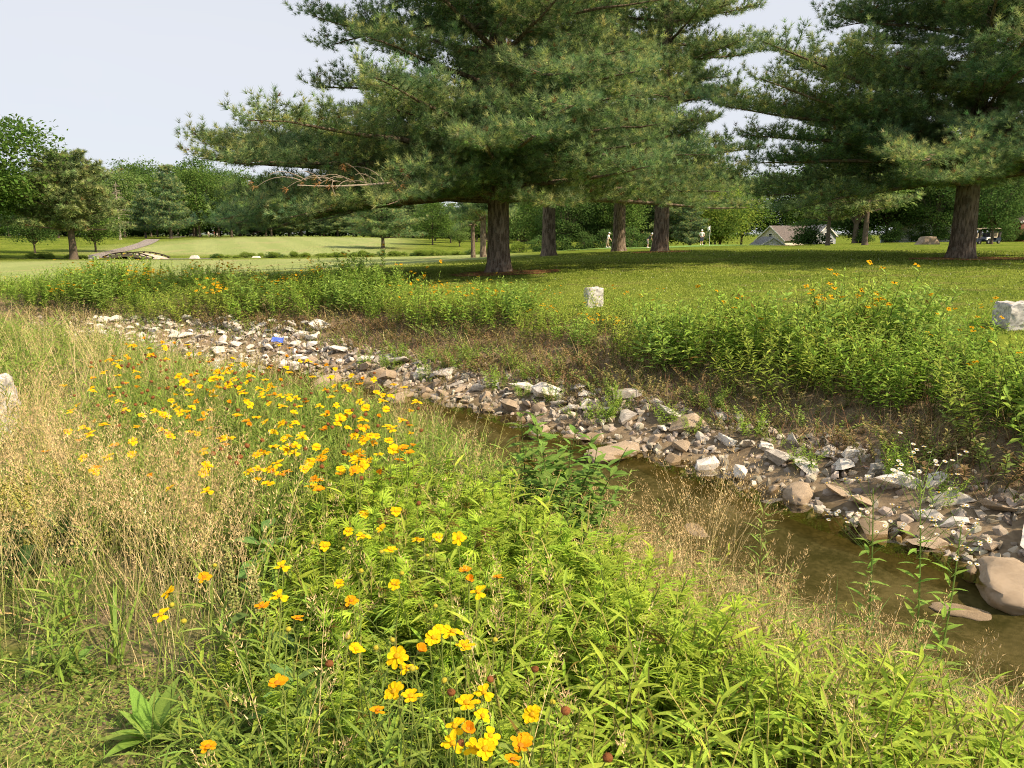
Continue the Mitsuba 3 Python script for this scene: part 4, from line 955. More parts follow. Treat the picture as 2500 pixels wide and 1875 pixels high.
for (x, y), s in zip(cand, cs):
    if count >= 286: break
    big = r.random() < .45; rad = (r.uniform(.19, .34) if big else r.uniform(.12, .20)) * (1.05 if x > 1 else 1.0)
    if s < .1: rad *= .8
    if any((x - a) ** 2 + (y - b) ** 2 < (.70 * (rad + c)) ** 2 for a, b, c in placed): continue
    placed.append((x, y, rad)); count += 1
    left = x < -4.5
    m = ('white' if r.random() < .9 else 'grey') if left else ('mud' if s < -.06 else 'tan' if s < .28 or r.random() < .12 else 'grey' if r.random() < .62 else 'white')
    k = numbered('rock'); fl = r.uniform(.55, .95)
    inst(k, f'{m}_stone_group_{"abcdefg"[r.integers(NST)]}', x, y, at(x, y) + rad * .22, rot=r.uniform(0, 360), scale=[rad * 1.12, rad * r.uniform(.75, 1.1), rad * fl], tilt=(r.uniform(-22, 22), r.uniform(-22, 22)))
    lab = ('large ' if rad > .2 else 'small ' if rad < .14 else '') + {'mud': 'muddy stone', 'tan': 'tan silt-covered stone', 'grey': 'grey stone', 'white': 'whitish stone'}[m] + ' ' + beside(x, y, ROCK_MARKS)
    tag(k, lab, 'rock', 'loose rocks of the far bank')
# small rubble between them: nobody could count it
gm = MB(); st = trimesh.convex.convex_hull(unit(np.random.default_rng(5).normal(size=(11, 3))) * [1, .8, .6]); sv, sf = np.array(st.vertices), np.array(st.faces)
g = np.column_stack([r.uniform(-12.5, 6.2, 30000), r.uniform(3.5, 20.5, 30000)]); s = creek_s(g); g = g[(s > -.25) & (s < np.where(g[:, 0] < -4.5, 1.7, 1.15))][:4600]
gm.scatter((sv, sf), frames(r.normal(size=(len(g), 3)), r.normal(size=(len(g), 3))), np.column_stack([g, height(g) + .01]), r.uniform(.025, .085, len(g)), tint((.36, .32, .265), len(g), .3, .025))
scene['rubble'] = gm.ply('straw'); tag('rubble', 'small loose stones and grit between the rocks of the far bank', kind='stuff')


# ------------------------------------------------------------------ leaves, stems and flowers
def leaf(W, n=3, droop=.25, fold=.18, shape=.42, cols=3):
    """A leaf of length 1 along +x: n segments, folded along the midrib, widest at 'shape'."""
    t = np.linspace(0, 1, n + 1); w = W * np.clip((t / shape) ** .8, 0, 1) * np.clip((1 - t) / (1 - shape), 0, 1) ** .75; w[0] = W * .10
    z = -droop * t ** 2; v, f = [], []
    for i in range(n):
        v += [[t[i], -w[i], z[i] + fold * w[i]], [t[i], 0, z[i]], [t[i], w[i], z[i] + fold * w[i]]]
    v.append([1, 0, z[-1]])
    for i in range(n - 1):
        a, b = 3 * i, 3 * i + 3
        for j in (0, 1): f += [[a + j, b + j, b + j + 1], [a + j, b + j + 1, a + j + 1]]
    a = 3 * (n - 1); f += [[a, a + 3, a + 1], [a + 1, a + 3, a + 2]]
    return np.array(v, float), np.array(f)


LANCE, LANCE_LOW, BROAD, NARROW, OVAL = leaf(.078, 4, .34), leaf(.17, 2, .22), leaf(.24, 4, .25, .12), leaf(.055, 4, .35), leaf(.30, 2, .15)


def palm_leaf():
    """A leaf cut into narrow, pointed lobes that spread from the stalk."""
    v, f = [], []
    for a, L, t in ((0, 1.0, 0), (.42, .78, .10), (-.42, .78, .10), (.85, .55, .12), (-.85, .55, .12), (.5, .42, .50), (-.5, .42, .50)):
        c, s, k = math.cos(a), math.sin(a), len(v); L0 = L * (1 - t) if a == 0 else L
        for q, w, z in ((0, .012, 0), (.45, .062, .03)): v += [[t + c * L0 * q + s * w * L, s * L0 * q - c * w * L, z + .02], [t + c * L0 * q, s * L0 * q, z - .01], [t + c * L0 * q - s * w * L, s * L0 * q + c * w * L, z + .02]]
        v.append([t + c * L0, s * L0, -.16 * L]); f += [[k, k + 3, k + 4], [k, k + 4, k + 1], [k + 1, k + 4, k + 5], [k + 1, k + 5, k + 2], [k + 3, k + 6, k + 4], [k + 4, k + 6, k + 5]]
    v = np.array(v); v[:, 2] -= .12 * v[:, 0] ** 2
    return v, np.array(f)


PALM = palm_leaf()


def stem_plant(r, stems, h, leaf_t, per, L, col, spread=.15, lean=.22, e0=(15, 60), top_small=.55, stem_w=.005, stem_col=(.10, .13, .04), whorl=2, start=.12, droop=0.0, curve=.0):
    """Upright stems with leaves all along them -> (stems, leaves) meshes."""
    sm, lm = MB(), MB(); P, D, S = [], [], []; tips = []
    for k in range(stems):
        a = r.uniform(0, 2 * PI); rad = spread * math.sqrt(r.random()); b = np.array([rad * math.cos(a), rad * math.sin(a), -.03]); H = h * r.uniform(.72, 1.1)
        ln = np.array([math.cos(a), math.sin(a)]) * lean * r.uniform(.2, 1.2) + r.normal(0, .07, 2); t = np.linspace(0, 1, 6)
        path = b + np.column_stack([ln[0] * H * t ** 1.4, ln[1] * H * t ** 1.4, H * t - .10 * H * np.hypot(*ln) * t ** 2])
        sm.add(*tube(path, np.linspace(stem_w, stem_w * .45, 6), 3, False), c=np.asarray(stem_col) * r.uniform(.8, 1.2)); tips.append((path[-1], unit(path[-1] - path[-2])))
        n = int(per * r.uniform(.85, 1.15)); ph = r.uniform(0, 6)
        for i in range(n):
            q = start + (1 - start) * (i + .5) / n; u = q * 5; j = min(int(u), 4); p = path[j] * (1 - u + j) + path[j + 1] * (u - j)
            for m in range(whorl):
                az = ph + i * 2.4 + m * 2 * PI / whorl + r.normal(0, .25); el = math.radians(r.uniform(*e0) - 22 * (1 - q)); P.append(p); D.append(heading(np.array(az), np.array(el)))
                S.append(L * (1 - (1 - top_small) * q ** 2) * (.55 + .45 * min(1, q * 3)) * r.uniform(.75, 1.2))
    n = len(P); c = np.asarray(col) * np.exp(r.normal(0, .13, (n, 1))) * np.exp(r.normal(0, .05, (n, 3)))
    old = r.random(n) < .03; c[old] = np.array([.20, .15, .04]) * r.uniform(.7, 1.2, (old.sum(), 1))
    lm.scatter(leaf_t, frames(D, np.array([0, 0, 1.0]) + r.normal(0, .22, (n, 3))), P, np.array(S), np.clip(c, .01, .7))
    return sm, lm, tips


def daisy(r, rad, n, petal_col, disc_col, disc=.22, up=.25, width=.26, rows=3, notch=True, disc_h=.5):
    """(petals as separate meshes, disc) of one open composite flower, facing +z."""
    pet = []
    for i in range(n):
        if n > 7 and notch and r.random() < .04: continue      # a petal lost
        a = 2 * PI * i / n + r.normal(0, .07); L = rad * r.uniform(.80, 1.10); e = up + r.normal(0, .20); t = np.array([.12, .45, .8, 1.0]); w = width * 2.6 * rad * np.array([.28, .72, 1.0, .80]) * .5
        v = []
        for ti, wi in zip(t, w):
            zz = L * (math.sin(e) * ti - .22 * ti ** 2 * (1 if e < .8 else .2)); v += [[ti * L * math.cos(e), -wi, zz + .012 * rad], [ti * L * math.cos(e), 0, zz - .05 * rad], [ti * L * math.cos(e), wi, zz + .012 * rad]]
        f = []
        for k in range(3):
            for j in (0, 1): p, q = 3 * k + j, 3 * k + 3 + j; f += [[p, q, q + 1], [p, q + 1, p + 1]]
        if notch:
            b = len(v); v += [[L * 1.10 * math.cos(e), s * w[3] * .62, v[9][2]] for s in (-1, 0, 1)]; v[b + 1][0] = L * 1.13 * math.cos(e)
            f += [[9, b, 10], [10, b + 2, 11], [10, b, b + 1], [10, b + 1, b + 2]]
        v = np.array(v); ca, sa = math.cos(a), math.sin(a); v = np.column_stack([v[:, 0] * ca - v[:, 1] * sa, v[:, 0] * sa + v[:, 1] * ca, v[:, 2]])
        pet.append((v, np.array(f), np.asarray(petal_col) * np.exp(r.normal(0, .06)) * np.exp(r.normal(0, .03, 3))))
    s = trimesh.creation.icosphere(1, rad * disc); s.vertices = s.vertices * [1, 1, disc_h] + unit(s.vertices) * rad * .035 * r.random((len(s.vertices), 1))
    return pet, (np.array(s.vertices), np.array(s.faces), np.asarray(disc_col))


def turn(v, R, at_): return np.asarray(v) @ R.T + at_


# ------------------------------------------------------------------ far bank weeds
FAR_GREEN, FAR_YELLOW, FAR_DULL = (.31, .46, .080), (.41, .52, .095), (.33, .34, .115)


def weed_group(name, seed, stems, h, per, L, col, flowers=0, leaf_t=LANCE_LOW, spread=.30, **kw):
    r = np.random.default_rng(seed); sm, lm, tips = stem_plant(r, stems, h, leaf_t, per, L, col, spread=spread, **kw)
    g = {'type': 'shapegroup', 'stems': sm.ply('straw'), 'leaves': lm.ply('thin_leaf')}
    if flowers:
        for i in range(flowers):
            fm = MB(); p, d = tips[i % len(tips)]; p = p + np.array([*r.normal(0, .05, 2), r.uniform(.02, .12)]); pet, (dv, df, dc) = daisy(r, .032, 9, (.72, .40, .012), (.055, .025, .012), .26, .05, .2, notch=False)
            R = frames(np.array([[1.0, 0, 0]]), unit(np.array([[r.normal(0, .35), r.normal(-.25, .3), 1]])))[0]
            for v, f, c in pet: fm.add(turn(v, R, p), f, c)
            fm.add(turn(dv, R, p), df, dc); g['flower_head' + ('' if i == 0 else f'_{i:03d}')] = fm.ply('petal')
    scene[name] = g


for i in range(4): weed_group(f'green_weed_group_{"abcd"[i]}', 200 + i, 13, .72, 17, .125, FAR_GREEN, lean=.42)
for i in range(3): weed_group(f'bright_weed_group_{"abc"[i]}', 210 + i, 14, .62, 17, .105, FAR_YELLOW, leaf_t=leaf(.13, 2, .2), lean=.4)
for i in range(3): weed_group(f'flowering_weed_group_{"abc"[i]}', 220 + i, 13, .74, 16, .12, FAR_GREEN, 6 + 2 * i, lean=.40)
for i in range(3): weed_group(f'dull_weed_group_{"abc"[i]}', 230 + i, 15, .34, 13, .062, ((.30, .40, .105), (.34, .30, .125), (.30, .215, .11))[i], leaf_t=OVAL, lean=.95, spread=.40)
weed_group('broad_weed_group', 240, 11, .75, 15, .16, (.30, .44, .095), leaf_t=leaf(.17, 3, .3))
weed_group('small_flower_weed_group', 250, 14, .66, 11, .075, FAR_YELLOW, 22, leaf_t=leaf(.08, 2, .2))
WEED_NAME = dict(green='leafy_weed', bright='fine_leaved_weed', flowering='daisy_weed', dull='creeping_weed')
WEED_MARKS = [('the upright stone block', 1.72, 16.3, .8), ('the stone block at the right edge', 7.55, 11.35, .8), ('the broad flat slab', 1.38, 9.74, .8), ('the square-faced pale rock', 3.82, 8.33, .8), ('the tallest feathery weed', -1.95, 16.5, .8), ('the blue plastic scrap', -5.35, 17.55, .8), ('the pale stones behind the flower patch', -8, 18.7, .8), ('the pale broad-leaved plant', 3.55, 11.2, .8), ('the long flat tan rock', -1.91, 13.1, .8), ('the left end of the weed band', -12, 21, .8), ('the big brown rock at the right edge', 4.04, 5.86, .8)]
WEEDS = {'green': ('leafy green weed', ['green_weed_group_a', 'green_weed_group_b', 'green_weed_group_c', 'green_weed_group_d', 'broad_weed_group']), 'bright': ('yellow-green fine-leaved weed', ['bright_weed_group_a', 'bright_weed_group_b', 'bright_weed_group_c']),
         'flowering': ('weed carrying yellow dark-eyed daisies', ['flowering_weed_group_a', 'flowering_weed_group_b', 'flowering_weed_group_c', 'small_flower_weed_group']), 'dull': ('low dull green creeping weed', ['dull_weed_group_a', 'dull_weed_group_b', 'dull_weed_group_c'])}
r = np.random.default_rng(29); placed_w = []
cand = np.column_stack([r.uniform(-15.5, 13.5, 60000), r.uniform(4.5, 24, 60000)]); cs = creek_s(cand)
wn = meshkit.noise(np.column_stack([cand * .55, cand[:, 0] * 0]), 71); counts = dict(green=0, bright=0, flowering=0, dull=0)
edge_far = np.interp(cand[:, 0], [-15, -4, -2, 2, 4, 7, 14], [4.9, 4.6, 3.8, 3.05, 3.2, 3.6, 4.0]) + 0.8 * (meshkit.noise(np.column_stack([cand * .4, 0 * cand[:, 0]]), 72) - .5)
for (x, y), s, q, e in zip(cand, cs, wn, edge_far):
    lo = 1.35 if x < -4 else .78 + .5 * q
    if not (lo < s < e): continue
    low = s < (1.8 if x < -3 else 2.25 if x < 2.0 else 1.7) + 1.0 * (q - .5)
    gap = .40 if low else .37 if x > -3 else .42
    if any((x - a) ** 2 + (y - b) ** 2 < gap * gap for a, b in placed_w): continue
    u = r.random(); kind = 'dull' if low else ('green' if q + .5 * (u - .5) > .50 else 'flowering' if u < (.40 if x < 0 else .12) else 'bright')
    if low and r.random() < .12: continue
    if counts[kind] >= 290: continue
    counts[kind] += 1; placed_w.append((x, y)); lab, gs = WEEDS[kind]; k = numbered(WEED_NAME[kind])
    tag(k, f'{lab} {beside(x, y, WEED_MARKS)}', 'weed', f'{WEED_NAME[kind].replace("_", " ")}s of the far bank'); inst(k, gs[r.integers(len(gs))], x, y, rot=r.uniform(0, 360), scale=(.55 + .95 * float(meshkit.noise(np.array([[x * .8, y * .8, 3.0]]), 77)[0])) * r.uniform(.85, 1.15) * (1.0 if x < 1 or low else 1.1 if x < 2.5 else 1.32) * (.78 if -1.6 < x < 3.5 and s > 2.6 else 1), tilt=(r.uniform(-6, 6), r.uniform(-6, 6)))
print('weeds', counts)
k = numbered('daisy_weed'); tag(k, 'tallest feathery weed with orange flowers, rising above the left weed band', 'weed'); inst(k, 'flowering_weed_group_c', -1.95, 16.5, rot=20, scale=[1.1, 1.1, 1.9])

r = np.random.default_rng(33); cc = np.column_stack([r.uniform(-4, 5, 3000), r.uniform(5, 16, 3000)]); ss = creek_s(cc); cc = cc[(ss > .30) & (ss < 1.2)][:100]
for x, y in cc[::2]:
    k = numbered('creeping_weed'); tag(k, f'small weed {beside(x, y, ROCK_MARKS)}', 'weed', 'small weeds between the rocks'); inst(k, WEEDS['dull' if r.random() < .5 else 'green'][1][r.integers(3)], x, y, rot=r.uniform(0, 360), scale=r.uniform(.35, .6))

# plants along the far stream by the bridge
r = np.random.default_rng(31)
for i in range(96):
    x = r.uniform(-46, 2) if i > 12 else r.uniform(-84, -58); y = 114.6 + .045 * (x + 45) + r.normal(0, .6) if x > -58 else 110 + r.normal(0, .8)
    k = numbered('stream_bush'); big = i in (12, 22, 33)
    tag(k, 'pale rounded bush standing out in the plants of the far stream' if big else 'low green plant along the far stream beyond the fairway', 'bush', 'pale bushes of the far stream' if big else 'low plants along the far stream')
    inst(k, 'light_bush_group' if r.random() < .85 or big else 'round_bush_group', x, y, rot=r.uniform(0, 360), scale=(.50 if big else [(q_ := r.uniform(.14, .26)) * 1.6, q_, q_ * r.uniform(.7, 1.1)]), sink=.12)

# brown dead stalks and litter low on the far bank
dm = MB(); r = np.random.default_rng(37)
p = np.column_stack([r.uniform(-9, 7, 60000), r.uniform(4.5, 21, 60000)]); s = creek_s(p); nn = meshkit.noise(np.column_stack([p * .8, 0 * s]), 44)
p = p[(s > np.where(p[:, 0] < -4, 1.4, .75)) & (s < np.where(p[:, 0] < 2, 3.3, 2.6)) & (nn > .15)][:19000]; n = len(p); az = r.uniform(0, 2 * PI, n); L = r.uniform(.15, .62, n); el = r.uniform(.1, 1.4, n); t = np.linspace(0, 1, 4)
d = heading(az, el); pth = np.column_stack([p, height(p)])[:, None] + d[:, None] * (L[:, None] * t)[..., None] + np.array([0, 0, -.22]) * (L[:, None] * t ** 2)[..., None]
pth[:, :, 2] = np.maximum(pth[:, :, 2], (pth[:, :1, 2] + .01 - .15 * 0)); cl = np.where(r.random((n, 1)) < .55, (.23, .125, .075), (.40, .31, .17))
ribbons(dm, pth, np.outer(r.uniform(.004, .009, n), [1, .9, .6, 0]), np.clip(cl * np.exp(r.normal(0, .25, (n, 1))), 0, .7))
scene['dead_stalks'] = dm.ply('straw'); tag('dead_stalks', 'tangle of brown dead stalks low on the far bank', kind='stuff')

# grass among the weeds of the far bank and on its foot
fm = MB(); p = np.column_stack([r.uniform(-16, 13.5, 90000), r.uniform(4.5, 24.5, 90000)]); s = creek_s(p); nn = meshkit.noise(np.column_stack([p * .7, 0 * s]), 45)
p = p[(s > .7) & (s < np.where(p[:, 0] < -2, 5.0, 3.6)) & (r.random(len(s)) < (.25 + .75 * nn))]; p = p[:26000]; n = len(p); az = r.uniform(0, 2 * PI, n); L = r.uniform(.12, .40, n); el = r.uniform(.8, 1.5, n)
pth = np.column_stack([p, height(p)])[:, None] + heading(az, el)[:, None] * (L[:, None] * t)[..., None] + np.concatenate([heading(az, 0 * az)[:, :2], -np.full((n, 1), .9)], 1)[:, None] * (.32 * L[:, None] * t ** 2.5)[..., None]
cl = np.where(r.random((n, 1)) < .25, (.36, .29, .13), (.20, .28, .060)); ribbons(fm, pth, np.outer(r.uniform(.006, .011, n), [1, .95, .6, 0]), np.clip(cl * np.exp(r.normal(0, .2, (n, 1))), 0, .7))
scene['bank_grass'] = fm.ply('straw'); tag('bank_grass', 'rough grass among the weeds of the far bank', kind='stuff')

# short turf on the lawn nearest to the far bank, with white clover heads
lm, r = MB(), np.random.default_rng(41)
ang, rad = r.uniform(-.72, .72, 260000), 13 + 27 * r.random(260000) ** 1.6; p = np.column_stack([rad * np.sin(ang), rad * np.cos(ang)]); s = creek_s(p); p = p[s > np.where(p[:, 0] < -2, 4.3, 3.1)][:170000]; n = len(p)
sz = .019 + .0008 * np.hypot(p[:, 0], p[:, 1]); az = r.uniform(0, 2 * PI, n); el = r.uniform(.5, 1.4, n); d = heading(az, el); sd = heading(az + PI / 2, 0 * az)
base = np.column_stack([p, height(p) - .005]); w = sz * .22; v = np.stack([base - sd * w[:, None], base + sd * w[:, None], base + d * (sz * r.uniform(.7, 1.6, n))[:, None]], 1).reshape(-1, 3)
nn = meshkit.fbm(np.column_stack([p * .8, 0 * p[:, 0]]), 3, 46)[:, None]; cl = (1 - nn) * np.array([.175, .24, .048]) + nn * np.array([.275, .32, .080]); cl = cl * np.exp(r.normal(0, .22, (n, 1)))
wh = r.random(n) < .012; cl[wh] = (.55, .55, .46); dry = r.random(n) < .03; cl[dry] = (.26, .21, .09)
lm.add(v, np.arange(3 * n).reshape(-1, 3), np.repeat(np.clip(cl, 0, .8), 3, 0))
scene['lawn_grass'] = lm.ply('straw'); tag('lawn_grass', 'short lawn turf flecked with clover beyond the far bank', kind='stuff')


# ------------------------------------------------------------------ near bank: zones (metres, seen from above)
DRY = [(-4.6, 5.2), (-3.13, 5.24), (-2.11, 3.95), (-1.35, 3.82), (-0.99, 2.60), (-1.4, 2.62), (-3.0, 2.64)]
CORE = [(-3.95, 7.6), (-2.17, 7.5), (-0.78, 5.8), (-0.45, 4.1), (-0.9, 3.55), (-1.34, 3.4), (-1.66, 3.55), (-2.4, 3.97)]
RAG = [(-1.0, 3.84), (-0.6, 4.4), (0.0, 4.2), (0.28, 3.35), (0.55, 2.9), (0.58, 2.30), (0.0, 2.35), (-0.49, 2.45), (-0.87, 3.12)]
LAN = [(-0.14, 2.43), (0.55, 2.65), (0.98, 2.48), (1.5, 2.2), (2.1, 1.9), (2.4, 1.2), (0.1, 1.2), (-0.06, 2.0)]
MIX = [(-1.16, 2.93), (-0.94, 3.36), (-0.53, 2.65), (-0.07, 2.52), (0.20, 1.5), (0.1, 1.2), (-0.67, 1.2)]
TURF = [(-3.6, 3.0), (-2.0, 2.75), (-1.2, 2.70), (-0.70, 1.9), (-0.6, 0.9), (-3.4, 0.9)]
EDGE = [(-0.1, 5.6), (0.62, 4.9), (1.12, 3.95), (1.42, 3.4), (1.82, 2.9), (2.35, 2.4), (2.8, 1.7), (1.9, 1.7), (1.5, 2.0), (0.91, 2.3), (0.46, 2.77), (0.42, 3.36), (0.05, 4.1)]
MEADOW = [(-13.5, 15.0), (-8, 14.8), (-5, 13.6), (-3.1, 11.2), (-2.0, 8.9), (-2.1, 7.4), (-3.9, 7.5), (-2.9, 4.8), (-3.52, 5.3), (-6.0, 5.2), (-12, 9)]
FILL = [(-2.3, 8.9), (-.9, 8.0), (-.1, 6.6), (.4, 5.5), (-.1, 4.6), (-.8, 5.7), (-2.0, 7.4)]
ALLNEAR = [(-6, .9), (-6, 8), (-12.5, 15), (-5, 14), (-1.2, 9.3), (.5, 6.0), (1.5, 4.0), (2.6, 2.5), (3.2, .9)]


def blades(key, poly_pts, n, hgt, wid, cols, label, el=(.75, 1.5), droop=.35, seg=4, density=None, seed=0, heads=0, head_col=None, bsdf='straw', limit=None):
    """Loose grass: n curved blades spread over the polygons (a list of (polygon, share))."""
    global rng
    r = np.random.default_rng(seed); keep = rng; rng = r; mb = MB()
    for poly, share in poly_pts:
        k = int(n * share); p = scatter_in(poly, k)
        tuftc = scatter_in(poly, max(4, k // 14)); p[: k * 2 // 3] = tuftc[r.integers(0, len(tuftc), k * 2 // 3)] + r.normal(0, .045, (k * 2 // 3, 2))
        if limit is not None: p = p[limit(p)]
        k = len(p); az = r.uniform(0, 2 * PI, k); L = r.uniform(*hgt, k); e = r.uniform(*el, k); t = np.linspace(0, 1, seg); d = heading(az, e)
        fl = np.concatenate([heading(az, 0 * az)[:, :2], -np.full((k, 1), .75)], 1); dr_ = droop * r.uniform(.2, 1.6, k)
        pth = np.column_stack([p, height(p) - .01])[:, None] + d[:, None] * (L[:, None] * t)[..., None] + fl[:, None] * ((dr_ * L)[:, None] * t ** 2.4)[..., None]
        pick = r.choice(len(cols), k, p=np.array([c[1] for c in cols]) / sum(c[1] for c in cols)); cl = np.array([c[0] for c in cols])[pick] * np.exp(r.normal(0, .16, (k, 1))) * np.exp(r.normal(0, .05, (k, 3)))
        sd = np.column_stack([-np.sin(az), np.cos(az), 0 * az]); sd = unit(sd + r.normal(0, .35, sd.shape))
        ribbons(mb, pth, np.outer(r.uniform(*wid, k), np.append(np.linspace(1, .55, seg - 1), 0)), np.clip(cl, 0, .8), sd)
    rng = keep; scene[key] = mb.ply(bsdf); tag(key, label, kind='stuff')


def hay(key, polys, n, hgt, label, seed, spikes=34, width=.0021, limit=None, green=.3):
    """Tall dry stalks, each with a loose seed panicle."""
    r = np.random.default_rng(seed); mb = MB(); global rng; keep = rng; rng = r
    for poly, share in polys:
        k = int(n * share); p = scatter_in(poly, k); c = scatter_in(poly, max(5, k // 16)); p[: k * 3 // 4] = c[r.integers(0, len(c), k * 3 // 4)] + r.normal(0, .06, (k * 3 // 4, 2))
        if limit is not None: p = p[limit(p)]
        k = len(p); az = r.uniform(0, 2 * PI, k); L = r.uniform(*hgt, k); e = r.uniform(1.12, 1.52, k); t = np.linspace(0, 1, 6); d = heading(az, e)
        fl = np.concatenate([heading(az, 0 * az)[:, :2], -np.full((k, 1), .4)], 1); bend = r.uniform(.02, .22, k)
        pth = np.column_stack([p, height(p) - .01])[:, None] + d[:, None] * (L[:, None] * t)[..., None] + fl[:, None] * ((bend * L)[:, None] * t ** 2.5)[..., None]
        col = np.where(r.random((k, 1)) < green, (.30, .31, .105), (.53, .435, .235)) * np.exp(r.normal(0, .17, (k, 1)))
        ribbons(mb, pth, np.outer(r.uniform(.8, 1.4, k) * width, [1.25, 1.1, 1, .8, .6, 0]), np.clip(col, 0, .8))
        pos, dirs, sz, cc = [], [], [], []
        for m in range(spikes):
            u = .70 + .30 * r.random(k); j = np.minimum((u * 5).astype(int), 4); f = u * 5 - j; q = pth[np.arange(k), j] * (1 - f)[:, None] + pth[np.arange(k), j + 1] * f[:, None]
            a2 = r.uniform(0, 2 * PI, k); spreadr = .16 * (1.06 - u) * L + .008; out = heading(a2, r.uniform(.1, .9, k)); pos.append(q + out * (spreadr * r.uniform(.2, 1, k))[:, None]); dirs.append(unit(out + d * .9 + r.normal(0, .3, (k, 3)))); sz.append(r.uniform(.010, .019, k)); cc.append(np.clip(col * np.array([1.08, .98, .95]) * np.exp(r.normal(0, .15, (k, 1))), 0, .8))
        tri = (np.array([[0, -.12, 0], [0, .12, 0], [1, 0, 0]]), np.array([[0, 1, 2]])); dd = np.concatenate(dirs)
        mb.scatter(tri, frames(dd, r.normal(size=dd.shape)), np.concatenate(pos), np.concatenate(sz), np.concatenate(cc))
    rng = keep; scene[key] = mb.ply('straw'); tag(key, label, kind='stuff')


on_bank = lambda p: creek_s(p) < -2.15
GRN, LGRN, DGRN, STRAW = (.180, .270, .055), (.255, .340, .075), (.105, .185, .045), (.48, .38, .19)
hay('dry_grass', [(DRY, 1.0)], 1500, (.50, .92), 'tall tan dry grass with loose seed heads at the left of the near bank', 51, 40)
hay('dry_grass_001', [(MEADOW, .9), (FILL, .1)], 3200, (.40, .80), 'pale dry meadow grass behind the flower patch', 52, 16, .0042, on_bank, .45)
hay('dry_grass_002', [(EDGE, .80), (FILL, .20)], 900, (.20, .52), 'short bleached dry grass along the edge of the near bank', 53, 22, .0026, on_bank, .15)
hay('dry_grass_003', [(RAG, .2), (LAN, .22), (MIX, .18), (CORE, .40)], 170, (.42, .70), 'thin dry seed stalks standing up through the green weeds', 54, 46)
blades('meadow_grass', [(MEADOW, .66), (CORE, .20), (FILL, .14)], 26000, (.18, .50), (.005, .010), [(GRN, 4), (LGRN, 3), (STRAW, 2.2)], 'green and straw meadow grass behind and under the flowers', seed=55, limit=on_bank)
blades('bank_edge_grass', [(EDGE, 1)], 12000, (.08, .28), (.0030, .0065), [(STRAW, 6), ((.30, .21, .12), 2.5), (GRN, 3.2)], 'bleached and green grass tumbling over the edge of the near bank', el=(.15, 1.35), droop=.6, seed=56, limit=on_bank)
blades('bank_edge_grass_001', [([(-.4, 7.2), (.9, 7.2), (3.8, 3.0), (3.8, 1.2), (2.2, 1.2), (.6, 3.6)], 1)], 23000, (.10, .40), (.0030, .0065), [(STRAW, 5), ((.30, .21, .12), 4), (GRN, 4), (DGRN, 3)], 'matted dry and green grass on the steep near bank above the water', el=(.1, 1.3), droop=.7, seed=60, limit=lambda p: (creek_s(p) < -2.12) & (creek_s(p) > -4.0))
blades('near_grass', [(MIX, .40), (RAG, .2), (LAN, .25), (DRY, .15)], 15000, (.10, .34), (.0030, .0075), [(GRN, 5), (LGRN, 3), (DGRN, 3), (STRAW, .9)], 'green grass between the plants of the near bank', seed=57)
blades('turf_grass', [(TURF, 1)], 26000, (.030, .115), (.0026, .0055), [(GRN, 4), (LGRN, 4), (DGRN, 2), (STRAW, 2.2)], 'short rough turf in the bottom left corner', el=(.3, 1.35), droop=.5, seed=58)
blades('turf_grass_001', [([(-6, .9), (-6, 5.2), (-4.4, 5.2), (-3.0, 2.9), (-3.2, .9)], 1)], 9000, (.05, .22), (.004, .008), [(GRN, 4), (LGRN, 3), (STRAW, 2)], 'grass at the far left of the near bank', seed=59)

# small ground cover leaves, over everything that is not covered by something taller
r = np.random.default_rng(61); gm = MB()
for poly, n, hh, cols in ((TURF, 15000, .06, (LGRN, GRN, GRN, (.30, .28, .10))), (MIX, 5200, .16, (GRN, DGRN)), (LAN, 5200, .14, (GRN, LGRN)), (RAG, 3000, .14, (GRN, DGRN)), (EDGE, 3600, .10, (GRN, (.25, .20, .10))), (CORE, 5000, .22, (GRN, DGRN)), (DRY, 2200, .12, (DGRN, GRN)), (FILL, 3000, .25, (GRN, DGRN)), (MEADOW, 9000, .28, (GRN, LGRN))):
    p = scatter_in(poly, n); p = p[on_bank(p)]; n = len(p); el = r.uniform(-.2, .8, n); d = heading(r.uniform(0, 2 * PI, n), el); c = np.array(cols)[r.integers(0, len(cols), n)] * np.exp(r.normal(0, .2, (n, 1))); far = 1 + .16 * np.maximum(p[:, 1] - 3, 0)
    gm.scatter(OVAL, frames(d, np.array([0, 0, 1.0]) + r.normal(0, .35, (n, 3))), np.column_stack([p, height(p) + hh * r.random(n) ** 1.3]), r.uniform(.011, .028, n) * far, np.clip(c, 0, .6))
scene['ground_cover'] = gm.ply('thin_leaf'); tag('ground_cover', 'small clover-like leaves covering the near bank', kind='stuff')


# ------------------------------------------------------------------ near bank plants
def plant_group(name, seed, *a, **kw):
    r = np.random.default_rng(seed); sm, lm, tips = stem_plant(r, *a, **kw); scene[name] = {'type': 'shapegroup', 'stems': sm.ply('straw'), 'leaves': lm.ply('thin_leaf')}


